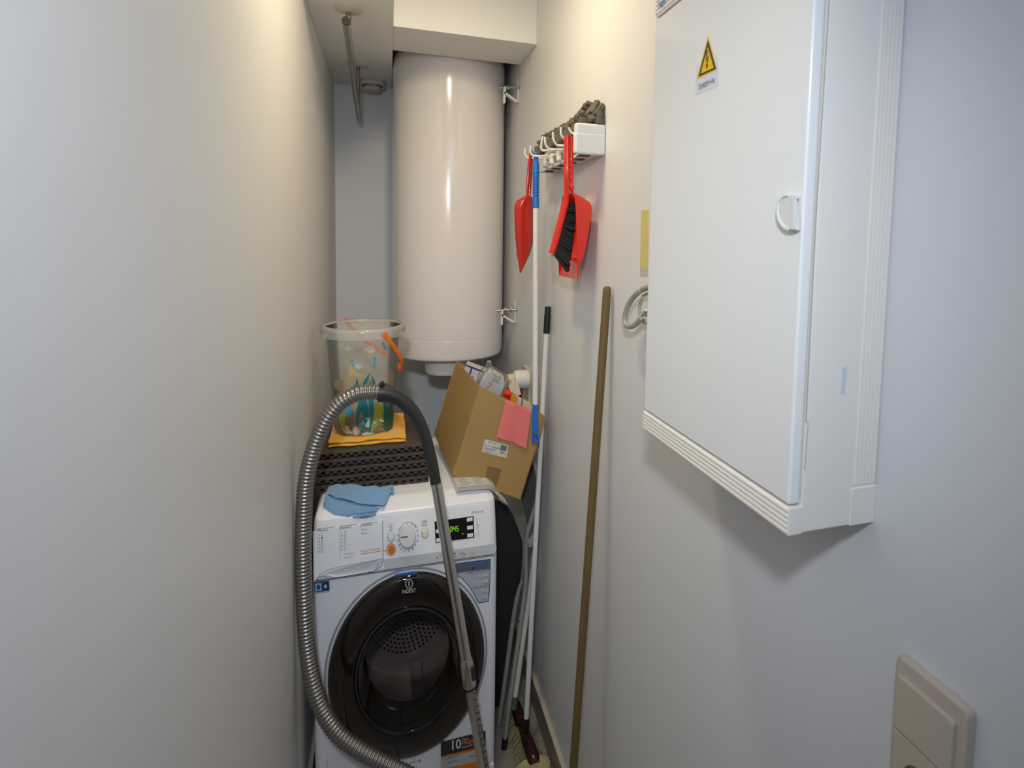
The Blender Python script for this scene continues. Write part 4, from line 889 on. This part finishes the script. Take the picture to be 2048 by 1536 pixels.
# grey strip mat lying on the holder
mt = thing('strip_mat', (0.49, 1.62, H + 0.30), 'dark grey-brown plastic strip mat lying on the white tool holder', 'mat')
OFF[mt.name] = Vector((0, 0, 0)); bl = link('block', bevel(obox(nb(), (0, 0, 0), (0.012, 0, 0), (0, 0.0080, 0), (0, 0, 0.0055)), 0.0014, 1), m_mat, mt)
base = Vector((0.49, 1.62, H + 0.30)); OFF[mt.name] = base
bl.location = Vector((0.506, 1.43, H + 0.312)) - base; bl.rotation_euler = (0.1, 0.2, 0.1)
for j in range(4):
    for i in range(21):
        if i == 0 and j == 0: continue
        c = bl.copy(); C.objects.link(c); y = 1.425 + i * 0.0222 + (0.0104 if j % 2 else 0); near = max(0, 1 - i / 5)
        c.location = Vector(((0.516, 0.500, 0.487, 0.506)[j], y, H + (0.308, 0.322, 0.310, 0.334)[j] + 0.010 * near * (j - 0.5) + 0.010 * (i / 21) + random.uniform(-0.002, 0.002))) - base
        c.rotation_euler = (random.uniform(-0.35, 0.35), (0.5, -0.35, 0.7, 0.25)[j] + random.uniform(-0.25, 0.25), random.uniform(-0.3, 0.3)); c.scale = (random.uniform(0.85, 1.15), 1, random.uniform(0.9, 1.2))
for (px, py, y, rx, rz, sc_) in ((1180, 222, 1.42, 0.1, 0.9, 1.7), (1190, 214, 1.41, 0.3, 1.15, 1.5), (1197, 220, 1.40, 0.0, 0.9, 1.6), (1186, 236, 1.40, 0.9, 0.2, 1.2), (1205, 240, 1.40, 0.2, 0.7, 1.2), (1172, 240, 1.41, 0.1, 0.1, 1.5), (1196, 236, 1.395, 0.2, 1.5, 1.3), (1203, 228, 1.405, 0.2, 1.0, 1.1)):
    c = bl.copy(); C.objects.link(c); c.location = AY(px, py, y) - base; c.rotation_euler = (rx, -rz, 0.15); c.scale = (sc_, 1, 1.1)
sl_ = None
for i in range(20):
    y = 1.45 + i * 0.0215
    if sl_ is None: sl_ = link('slat', box(nb(), (0.468, y, H + 0.281), (0.488, y + 0.012, H + 0.310), 0.002, 1), m_mat, mt)
    else: copy_part(sl_, (random.uniform(-0.003, 0.003), i * 0.0215, random.uniform(-0.004, 0.004)))

# ============================================================ FRONT DUSTPAN AND BRUSH
def shell_poly(bm, pts, th): return poly_prism(bm, pts, th)
dp = thing('dustpan', tuple(AY(1160, 470, 1.45)), 'bright red dustpan hanging open side out from the nearest hook of the tool holder', 'dustpan')
Yn, Yf = 1.42, 1.60
out_px = [(1143, 386), (1152, 388), (1166, 396), (1180, 405), (1183.5, 412), (1184, 424), (1180, 450), (1173, 490), (1166.5, 519), (1159.5, 524), (1158, 545), (1156, 560)]
in_px = [(1143, 386), (1146, 390), (1150, 400), (1151.5, 418), (1152.5, 440), (1153, 470), (1153.5, 500), (1153.5, 522), (1154, 530), (1154.5, 545), (1155, 559), (1155.5, 560)]
o3 = [AY(a, b, Yn) for a, b in out_px]; i3 = [AY(a, b, Yn) for a, b in in_px]
def span(u, v):
    """near flange -> plate -> far flange, u along the pan"""
    k = min(int(u * (len(o3) - 1)), len(o3) - 2); f = u * (len(o3) - 1) - k
    po = o3[k].lerp(o3[k + 1], f); pi_ = i3[k].lerp(i3[k + 1], f)
    wfar = 0.05 + 0.12 * min(1, u * 2.6) ** 0.7
    if v < 0.3: t = v / 0.3; return pi_.lerp(po, t) + Vector((0, 0.004 * math.sin(t * PI / 2), 0))
    if v < 0.7: t = (v - 0.3) / 0.4; return po + Vector((0.003 * math.sin(t * PI), 0.004 + wfar * t, 0))
    t = (v - 0.7) / 0.3; return po.lerp(pi_, t) + Vector((0, wfar, 0))
link('pan', surf(nb(), span, 44, 30, 0.0022), m_red, dp, angle=1.0)
hn = [(1143.2, 271, 1.43), (1143.2, 300, 1.43), (1143, 340, 1.43), (1143, 372, 1.43), (1146, 394, 1.44)]
link('handle', tube(nb(), [AY(a, b, c) for a, b, c in hn], lambda t: 0.0060 + 0.0012 * math.sin(t * 34) * (t > 0.4) - 0.001 * (t > 0.9), 14, 10, flat=0.8), m_red, dp)
br_ = thing('hand_brush', tuple(AY(1130, 450, 1.45)), 'red hand brush with black bristles clipped into the front red dustpan', 'brush')
bp = [(1133.5, 271, 1.43), (1133.3, 310, 1.43), (1133, 350, 1.43), (1133.5, 385, 1.435), (1131, 405, 1.44), (1124, 432, 1.445), (1115, 468, 1.45), (1104.5, 507, 1.455)]
link('brush_back', tube(nb(), [AY(a, b, c) for a, b, c in bp], lambda t: 0.0060 + 0.0016 * min(1, max(0, t - 0.4) * 5), 14, 8, flat=1.3), m_red, br_)
g = nb()
for i in range(17):
    t = i / 16; a = (1132 - 25 * t + 3 * math.sin(t * 3), 408 + 100 * t); b = (1151 - 3 * t - 12 * t * t, 412 + 100 * t + 28 * t * t)
    for w in range(3):
        y0 = 1.445 + 0.012 * w; p0 = AY(a[0] + 2, a[1], y0); p1 = AY(b[0] + random.uniform(-1, 1), b[1] + random.uniform(-3, 3), y0 + random.uniform(-0.003, 0.006))
        tube(g, [p0, p0.lerp(p1, 0.5), p1], lambda t_: 0.0045 + 0.0012 * t_, 6)
link('bristles', g, m_bristb, br_)['kind'] = 'stuff'
g = nb()
for i in range(14):
    t = random.random(); a = (1108 + 2 * random.random(), 505); p0 = AY(1110 + 8 * t, 500 - 20 * t, 1.46); tube(g, [p0, p0 + Vector((-0.006 - 0.01 * random.random(), 0, -0.02 - 0.01 * t))], 0.0003, 4)
link('stray_bristles', g, m_bristb, br_)['kind'] = 'stuff'

# ============================================================ REAR DUSTPAN AND BRUSH
dp = thing('dustpan', tuple(AY(1048, 450, 1.82)), 'darker red dustpan seen from its glossy back, hanging behind the blue and white pole', 'dustpan')
rows = [(391, 1052, 1060), (396, 1042, 1066), (402, 1034, 1068), (412, 1029, 1068), (440, 1029.5, 1067), (475, 1031, 1066.5), (492, 1032.5, 1064), (508, 1035, 1059), (524, 1037.5, 1052), (536, 1038.5, 1046), (546, 1039.5, 1041.5)]
def pan2(u, v):
    y, a, b = pl_at(rows, u); x = a + (b - a) * v
    return AY(x, y, 1.815 - 0.022 * (1 - abs(2 * v - 1) ** 3.0) * (1 - 0.5 * u) - 0.004)
link('pan', surf(nb(), pan2, 30, 14, 0.003), m_redd, dp, angle=1.3)
link('handle', tube(nb(), [AY(a, b, 1.80) for a, b in ((1063, 302), (1060, 320), (1057, 350), (1055, 380), (1055, 396))], lambda t: 0.0062 + 0.001 * math.sin(t * 5), 14, 8, flat=0.8), m_redd, dp)
link('side_lip', tube(nb(), [AY(a, b, 1.822) for a, b in ((1030, 408), (1029.5, 440), (1031, 480), (1032.5, 504))], 0.0026, 8, 5), mat('lip_grey_pink', (0.52, 0.42, 0.38), 0.4), dp)
b = poly_prism(nb(), [AY(x, y, 1.83) for x, y in ((1031.5, 504), (1037.5, 509), (1039, 540), (1038, 545), (1033, 535))], (0, 0.003, 0)); link('lip_edge', b, MATS['lip_grey_pink'], dp)
br_ = thing('hand_brush', tuple(AY(1060, 470, 1.86)), 'red hand brush with dark bristles behind the rear dustpan', 'brush')
link('brush_back', tube(nb(), [AY(a, b, 1.845) for a, b in ((1063, 306), (1061, 340), (1058, 385), (1056, 420), (1054, 470), (1052, 500))], 0.006, 12, 6, flat=1.2), m_redd, br_)
g = nb()
for i in range(15):
    t = i / 14; p0 = AY(1056 - 3 * t, 410 + 92 * t, 1.85)
    for w in range(2): p1 = AY(1067.5 - 8 * t * t, 414 + 96 * t - 4 * t, 1.855 + 0.01 * w); tube(g, [p0 + Vector((0, 0.01 * w, 0)), p1], 0.0042, 6)
link('bristles', g, m_bristb, br_)['kind'] = 'stuff'

# ============================================================ BLUE AND WHITE POLE
Yp = 1.738
pz = lambda y: AY(1072 - 2.0 * (y - 305) / 583, y, Yp)
po = thing('telescopic_pole', tuple(pz(888)), 'white pole with blue grip and blue swivel end hanging from the tool holder', 'pole')
link('tube', tube(nb(), [pz(405), pz(815)], 0.0088, 20), m_pole, po)
gp = [(305, 0.0052), (307, 0.0072), (322, 0.0076), (326, 0.0102), (340, 0.0104)] + [(344 + k * 5.5 + q, 0.0110 if q < 3 else 0.0084) for k in range(9) for q in (0, 2.9, 3.1, 5.4)] + [(396, 0.0104), (413, 0.0106), (416, 0.0098)]
link('grip', rings(nb(), [[pz(y) + Vector((r * math.cos(a), r * math.sin(a), 0)) for a in [2 * PI * i / 24 for i in range(24)]] for y, r in gp]), m_pblue, po)
j = link('swivel_joint', rings(nb(), [[pz(y) + Vector((r * math.cos(a), r * math.sin(a), 0)) for a in [2 * PI * i / 24 for i in range(24)]] for y, r in ((808, 0.0092), (812, 0.0096), (833, 0.0094), (835, 0.0108), (838, 0.0108), (866, 0.0110), (868, 0.0085))]), m_pblue, po)
for s in (-1, 1):
    c = pz(876) + Vector((s * 0.0085, 0, 0)); link('fork', obox(nb(), c, (0.0025, 0, 0), (0, 0.008, 0), (0, 0, 0.014), 0.002), m_pblue, j)
link('pivot', lathe(nb(), [(0.0065, -0.011), (0.0075, -0.009), (0.0075, 0.008)], pz(879), 18, 'Y'), m_pblue, j)

# ============================================================ BROOMS
def broom(name, label, top, bot, rt, grip, headpts, conn, fan):
    t = thing(name, tuple(bot), label, 'broom')
    top, bot = Vector(top), Vector(bot); d = (top - bot).normalized()
    link('pole', tube(nb(), [bot + d * 0.012, top - d * (0.06 if grip else 0)], rt, 18), m_pole, t)
    if grip:
        link('grip', tube(nb(), [top - d * 0.092, top - d * 0.03, top - d * 0.022, top - d * 0.002, top], lambda q: (0.0112, 0.0112, 0.0100, 0.0100, 0.0092)[int(round(q * 4))], 18), m_black, t)
    link('pole_socket', tube(nb(), [bot - d * 0.02, bot + d * 0.022], rt * 1.25, 18), conn, t)
    hp_ = [Vector(p) for p in headpts]; S_ = smooth_path(hp_, 6)
    link('head', tube(nb(), S_, lambda q: 0.021 * (0.45 + 0.55 * math.sin(min(1, q * 1.25 + 0.12) * PI * 0.5)) * (1 if q < 0.93 else 0.8), 18, flat=1.0), m_maroon, t)
    u = (S_[-1] - S_[0]).normalized(); sidev = Vector((u.y, -u.x, 0)).normalized(); g = nb(); n_ = 34
    for i in range(n_):
        p = S_[0].lerp(S_[-1], i / (n_ - 1))
        for s in (-1, 1):
            for w in range(2):
                p0 = p + sidev * s * (0.012 - 0.004 * w) + Vector((0, 0, -0.006)); p1 = Vector((p.x, p.y, 0)) + sidev * s * (0.046 - 0.018 * w + random.uniform(-0.004, 0.004)) + u * random.uniform(-0.006, 0.006) + Vector((0, 0, 0.002 + 0.004 * random.random()))
                p1.x = min(p1.x, XR - 0.02); tube(g, [p0, p0.lerp(p1, 0.5) + Vector((0, 0, 0.004)), p1], lambda q: 0.0010 + 0.0008 * q, 5)
    if fan:
        g2 = nb()
        for i in range(17):
            a = -1.6 + 3.2 * i / 16; dv = u * math.cos(a) + sidev * math.sin(a)
            p0 = S_[-1] - u * 0.022 + dv * 0.016; p1 = S_[-1] - u * 0.022 + dv * 0.055; p1.z = 0.028; p1.x = min(p1.x, XR - 0.02)
            tube(g2, [p0, p0.lerp(p1, 0.5) + Vector((0, 0, 0.005)), p1], lambda q: 0.0018 + 0.0020 * q, 6)
    if fan: link('fan_bristles', g2, mat('cream_bristle_pale', (0.66, 0.55, 0.28), 0.8), t)['kind'] = 'stuff'  # fan in a paler cream than the side bristles
    link('bristles', g, m_brist, t)['kind'] = 'stuff'
    return t
hb = AZ(1052, 1448, 0.105); bB = (0.5225, 1.865, AX(1098, 614, 0.5225).z)
h0, h1, h2 = AZ(1041, 1440, 0.06), AZ(1056, 1485, 0.064), AZ(1070, 1527, 0.05)
b1 = broom('broom', 'broom with white pole, black grip and maroon head with fanned cream bristles', bB, hb, 0.0088, True, [h0, h1, h2], m_black, True)
p = h0.lerp(h2, 0.52); u = (h2 - h0).normalized(); s_ = Vector((u.y, -u.x, 0))
link('head_label', obox(nb(), p + Vector((0.0, 0, 0.0195)), u * 0.017, s_ * 0.0065, (0, 0, 0.0008)), mat('label_cream', (0.55, 0.48, 0.33), 0.5), b1)
ha = AZ(1028.5, 1405, 0.10); bA = AY(1086, 990, 2.02)
broom('broom', 'second broom with grey connector and maroon head, behind the front broom', bA, ha, 0.0100, False, [AZ(1026, 1392, 0.055), AZ(1034, 1420, 0.062), AZ(1043, 1452, 0.05)], mat('grey_connector', (0.13, 0.14, 0.14), 0.5), False)

# ============================================================ FOLDED CHAIR between the machine and the wall
fc = thing('folding_chair', tuple(AZ(1008, 1500, 0.0)), 'folded chair with bent grey steel tubes standing between washing machine and right wall', 'chair')
t1 = [(1058, 905, 1.93), (1068, 925, 1.93), (1074.5, 950, 1.925), (1076, 975, 1.92), (1072, 1005, 1.915), (1062, 1040, 1.91), (1054, 1070, 1.905), (1051.5, 1110, 1.90), (1052, 1150, 1.895), (1049, 1190, 1.89), (1043, 1235, 1.88), (1034, 1300, 1.865), (1020, 1400, 1.845), (1009, 1488, 1.828)]
leg = link('leg', tube(nb(), [AY(*q) for q in t1], 0.0080, 16, 6), m_steel, fc)
e = AY(1009, 1488, 1.828); e0 = AY(1010.5, 1476, 1.83); dd = (e - e0).normalized()
link('rubber_foot', tube(nb(), [e0, e0 + dd * 0.034, e0 + dd * 0.038], lambda t: 0.0105 if t < 0.9 else 0.008, 16), m_black, leg)
t3 = [(1044, 1160, 1.93), (1038, 1178, 1.93), (1032, 1205, 1.928), (1026, 1240, 1.925), (1018, 1300, 1.915), (1006, 1390, 1.90), (998, 1450, 1.89)]
leg = link('leg', tube(nb(), [AY(*q) for q in t3], lambda t: 0.0045 + 0.0035 * min(1, t * 3), 14, 6), m_steel, fc)
link('rubber_foot', tube(nb(), [AY(1012, 1432, 1.945), AY(1008, 1475, 1.94)], 0.009, 14), m_black, leg)
t2 = [(1084, 900, 1.99), (1092, 935, 1.985), (1095, 965, 1.98), (1094, 1005, 1.975), (1088, 1045, 1.97), (1081, 1090, 1.965), (1076, 1140, 1.96), (1068, 1200, 1.955)]
link('rear_frame', tube(nb(), [AY(*q) for q in t2], 0.0078, 14, 6), mat('pale_steel', (0.46, 0.45, 0.44), 0.35, metal=0.2), fc)
t4 = [(1046, 1075, 2.0), (1047, 1100, 2.0), (1045, 1140, 2.0), (1040, 1170, 2.0), (1032, 1200, 2.0)]
link('seat_edge', tube(nb(), [AY(*q) for q in t4], 0.003, 8, 5), m_steel, fc)
m_seat = mat('dark_seat', (0.026, 0.024, 0.021), 0.5)
def slab(name, pts, y, d, m): 
    b = poly_prism(nb(), [AY(a, b_, y) for a, b_ in pts], (0, d, 0)); bmesh.ops.recalc_face_normals(b, faces=b.faces); return link(name, bevel(b, 0.003, 2), m, fc)
slab('seat', [(990, 1000), (1012, 1008), (1026, 1030), (1036, 1055), (1044, 1080), (1045.5, 1105), (1043, 1145), (1036, 1190), (1029, 1230), (1020, 1300), (1006, 1400), (1000, 1460), (990, 1460)], 2.01, 0.012, m_seat)
slab('backrest', [(1041, 985), (1052, 930), (1062, 905), (1070, 930), (1073, 962), (1070, 1000), (1060, 1038), (1055, 1050), (1050, 1025)], 1.955, 0.008, mat('back_panel_grey', (0.085, 0.088, 0.082), 0.5))
PBk = Plane((0, 1.955, 0), (1, 0, 0), (0, 0, 1)); decal('screw_hole', PBk, ell_px(1056, 981, 1.3, 2.6, 10), m_black, fc, 0.001)
b = poly_prism(nb(), [AY(a, b_, 1.893) for a, b_ in ((1056, 1080), (1060, 1076), (1071, 1058), (1068, 1080), (1063, 1094), (1057, 1094))], (0, 0.004, 0)); link('bracket', bevel(b, 0.001, 1), MATS['pale_steel'], fc)
b = poly_prism(nb(), [AY(a, b_, 1.955) for a, b_ in ((1080, 1030), (1087, 1026), (1091, 1034), (1088, 1042), (1080, 1046))], (0, 0.004, 0)); link('bracket', bevel(b, 0.001, 1), MATS['pale_steel'], fc)
for a, b_, y in ((1059, 1089, 1.892), (1086, 1033, 1.954), (1049.5, 1168, 1.884), (1038.5, 1238, 1.871), (1027.5, 1240, 1.915), (1053, 1247, 1.96)):
    q = AY(a, b_, y); link('rivet', lathe(nb(), [(0.0034, 0.004), (0.0034, 0.0005), (0.0022, -0.0012)], q, 14, 'Y'), m_zinc, fc)

# ============================================================ WOODEN STICK
s0, s1 = Vector((0.5195, AX(1214, 582, 0.5195).y, AX(1214, 582, 0.5195).z)), AX(1151.5, 1470, 0.455)
dd = (s1 - s0).normalized(); s2 = s0 + dd * ((0.003 - s0.z) / dd.z)
tag(link('broomstick', tube(nb(), [s0 + dd * -0.012, s0 - dd * 0.009, s0 - dd * 0.004, s0 + dd * 0.004] + [s0.lerp(s2, 0.02 + 0.98 * i / 20) for i in range(21)], lambda t: 0.0105 * (0.45 if t < 0.01 else 0.78 if t < 0.06 else 0.95 if t < 0.1 else 1), 20), m_wood, loc=tuple(s2)), 'worn brown wooden stick leaning against the right wall', 'stick')

# ============================================================ CABLES, MASKING TAPE on the right wall
cb = thing('cable_bundle', (0.50, 1.05, H - 0.13), 'loops of grey cable coming out beside the electrical cabinet', 'cable')
k1 = [Vector((0.47, 0.872, H - 0.06))] + [AX(a, b, 0.503) for a, b in ((1292, 576), (1280, 582), (1266, 595), (1256, 612), (1250, 632), (1251, 647), (1259, 653), (1270, 649), (1282, 637), (1292, 627))] + [Vector((0.47, 0.872, H - 0.13))]
link('cable', tube(nb(), k1, 0.0062, 12, 7), m_cable, cb)
k2 = [Vector((0.48, 0.872, H - 0.07))] + [AX(a, b, 0.515) for a, b in ((1293, 588), (1284, 597), (1279, 612), (1280, 628), (1286, 640), (1293, 647))] + [Vector((0.48, 0.872, H - 0.15))]
link('cable', tube(nb(), k2, 0.0030, 10, 6), m_cable, cb)
k3 = [AX(1290, 634, 0.500), AX(1280, 640, 0.502), AX(1272, 643, 0.503), AX(1284, 630, 0.500), AX(1292, 620, 0.49)]
link('cable', tube(nb(), k3, 0.0028, 10, 6), mat('white_wire', (0.72, 0.70, 0.66), 0.4), cb)
tp = thing('masking_tape', tuple(WP.px(1289, 480)), 'strip of yellow masking tape on the right wall beside the electrical cabinet', 'tape')
decal('yellow_strip', WP, [(1283, 421), (1298, 419.5), (1296, 535), (1280.5, 535)], m_masking, tp, 0.0006)
decal('clear_strip', WP, [(1280.5, 535), (1296, 535), (1295.5, 553), (1280, 553)], m_tapegh, tp, 0.0005)

# ============================================================ ELECTRICAL CABINET
XD = 0.416; YN, YC = 0.497, 0.868; zb0, zb1 = H - 0.318, H - 0.286; zt0, zt1 = H + 0.361, H + 0.43
ec = thing('electrical_cabinet', (XR, 0.68, zb0), 'large white electrical cabinet with yellow warning sign on the right wall', 'electrical cabinet')
cv = nb(); box(cv, (XD + 0.017, YN, zb0 + 0.001), (XR, YC, zt1), 0.003, 2)
link('housing', cv, m_cream, ec)
link('bottom_strip', box(nb(), (XD, YN - 0.0002, zb0), (XD + 0.02, YC, zb1), 0.002, 2), m_cream, ec); link('top_strip', box(nb(), (XD, YN - 0.0002, zt0 + 0.002), (XD + 0.02, YC, zt1), 0.002, 2), m_cream, ec)
r0 = None
for k in range(5):
    if r0 is None: r0 = link('rib', box(nb(), (XD - 0.0016, YN + 0.001, zb0 + 0.002), (XD + 0.002, YC - 0.001, zb0 + 0.0065), 0.0012, 2), m_cream, ec)
    else: copy_part(r0, (0, 0, 0.006 * k))
r0 = None
for k in range(9):
    if r0 is None: r0 = link('rib', box(nb(), (XD - 0.0016, YN + 0.001, zt0 + 0.006), (XD + 0.002, YC - 0.001, zt0 + 0.0105), 0.0012, 2), m_cream, ec)
    else: copy_part(r0, (0, 0, 0.0065 * k))
r0 = None
for k in range(6):
    if r0 is None: r0 = link('rib', box(nb(), (0.5025, YN - 0.0016, H - 0.270), (0.5065, YN + 0.002, zt1 - 0.01), 0.0012, 2), m_cream, ec)
    else: copy_part(r0, (0.0052 * k, 0, 0))
link('side_plate', box(nb(), (0.4995, YN - 0.0012, zb0 + 0.001), (XR, YN + 0.002, H - 0.273), 0.0008, 1), m_cream, ec)
edr = link('door', box(nb(), (XD, YN + 0.001, zb1 + 0.0025), (XD + 0.015, YC - 0.001, zt0 - 0.001), 0.003, 3), m_cabwhite, ec)
CP = Plane((XD, 0, 0), (0, -1, 0), (0, 0, 1))
# latch
lat = [(1603, 391), (1592, 388), (1578, 391), (1568, 400), (1563.5, 415), (1563, 430), (1567, 445), (1577, 456), (1590, 461), (1603, 462)]
b = poly_prism(nb(), [CP.px(*q) for q in lat], CP.n * 0.006); bmesh.ops.recalc_face_normals(b, faces=b.faces); la = link('latch', bevel(b, 0.002, 2), m_hookw, edr)
b = nb(); line_px(b, CP, [(1586, 391), (1575, 394), (1566, 406), (1564, 424), (1568, 443), (1579, 456), (1588, 460)], 3.0, 0.0075); link('latch_lip', b, m_white, la)
b = nb(); box(b, (XD - 0.0085, CP.px(1603, 425).y, CP.px(1600, 460).z), (XD - 0.004, CP.px(1592, 425).y, CP.px(1600, 392).z), 0.0015, 2); link('latch_bar', b, m_hookw, la)
CP7 = Plane((XD - 0.0062, 0, 0), (0, -1, 0), (0, 0, 1))
decal('latch_gap', CP7, [(1590, 396), (1597, 398), (1597, 403)], mat('gap_brown', (0.18, 0.15, 0.11), 0.6), la, 0.0004)
# warning sign
pap = decal('sign_backing', CP, [(1393.5, 132), (1437, 113), (1437.5, 171.5), (1390.5, 192)], mat('sign_paper', (0.76, 0.77, 0.82), 0.4), ec, 0.0003)
CQ = Plane((XD - 0.0003, 0, 0), (0, -1, 0), (0, 0, 1))
decal('warning_triangle', CQ, [(1416.3, 72.5), (1434.5, 139), (1393.8, 158.5)], m_warn, ec, 0.0003)
CQ2 = Plane((XD - 0.0006, 0, 0), (0, -1, 0), (0, 0, 1))
g = nb(); tri = [(1416.1, 80.5), (1432.2, 137.5), (1396.8, 153.8)]; tri2 = [(1415.7, 92), (1428.0, 135.5), (1401, 147.8)]
for i in range(3):
    k = (i + 1) % 3; decal('', CQ2, [tri[i], tri[k], tri2[k], tri2[i]], None, None, 0.0003, 0, g)
for q in ([(1413, 101), (1415.5, 100), (1414, 112), (1411.5, 121)], [(1411.5, 121.5), (1418.5, 109), (1417, 113), (1412.5, 122)], [(1418.6, 109), (1416.4, 117), (1414.8, 131), (1413.4, 131.5), (1414.6, 118), (1415.5, 114)], [(1412, 129), (1416.5, 129.5), (1413.3, 138)]): decal('', CQ2, q, None, None, 0.0003, 0, g)
link('warning_symbol', g, m_ink, ec, smooth=False)['kind'] = 'stuff'
lettering('lettering', '3X400V+N', CQ, (1397, 180.5), (1428.5, 166.2), 11, m_ink, ec, off=0.0003)
CQ3 = Plane((XD - 0.0018, 0, 0), (0, -1, 0), (0, 0, 1))
lettering('lettering', 'hager', CQ3, (1317, 16.5), (1333, 3.5), 13, m_pblue, ec, off=0.0004, bold=0.012)
SPn = Plane((0, YN, 0), (1, 0, 0), (0, 0, 1))
decal('paint_mark', SPn, [(1684, 736), (1694, 733), (1693, 755), (1689, 788), (1681, 788), (1683, 760)], mat('faint_blue_mark', (0.66, 0.69, 0.74), 0.5), ec, 0.0004)
link('seam', line_px(nb(), SPn, [(1658, 0), (1632, 430), (1612, 842)], 1.6, 0.0004), mat('seam_grey', (0.42, 0.38, 0.36), 0.6), ec, smooth=False)
link('seam', line_px(nb(), SPn, [(1612, 842), (1616, 846), (1609, 940)], 1.0, 0.0004), MATS['seam_grey'], ec, smooth=False)

# ============================================================ LIGHT SWITCH AND SOCKET
sw = thing('switch_plate', (XR, 0.41, H - 0.52), 'beige light switch over a socket in one frame on the right wall', 'switch')
yA, yB, zA, zB = 0.3655, 0.4475, H - 0.4385, H - 0.62
def rr_plate(y0, y1, z0, z1, r, x0, x1, bev):
    P = []
    for cy, cz, a0 in ((y1 - r, z1 - r, 0), (y0 + r, z1 - r, PI / 2), (y0 + r, z0 + r, PI), (y1 - r, z0 + r, 1.5 * PI)):
        for i in range(5): a = a0 + PI / 2 * i / 4; P.append((cy + r * math.cos(a), cz + r * math.sin(a)))
    cy, cz = (y0 + y1) / 2, (z0 + z1) / 2; R = []
    for s, x in ((0, x0), (0, x1 + bev), (bev * 0.35, x1 + bev * 0.3), (bev, x1)):
        fy, fz = 1 - s / ((y1 - y0) / 2), 1 - s / ((z1 - z0) / 2)
        R.append([Vector((x, cy + (a - cy) * fy, cz + (b - cz) * fz)) for a, b in P])
    return rings(nb(), R)
link('frame', rr_plate(yA, yB, zB, zA, 0.007, XR, XR - 0.011, 0.004), m_beige, sw)
link('rocker', rr_plate(yA + 0.0105, yB - 0.005, H - 0.5165, zA - 0.018, 0.004, XR - 0.008, XR - 0.0155, 0.0025), m_beige, sw)
sk = link('socket', rr_plate(yA + 0.0105, yB - 0.005, zB + 0.018, H - 0.5185, 0.004, XR - 0.008, XR - 0.0135, 0.0015), m_beige, sw)
sc_c = (0.4085, H - 0.5625)
link('socket_well', lathe(nb(), [(0.0195, -0.0006), (0.0175, 0.0), (0.0165, 0.0005)], (XR - 0.0137, sc_c[0], sc_c[1]), 32, 'X', 1, 1.3), mat('socket_brown', (0.16, 0.105, 0.065), 0.5), sk)
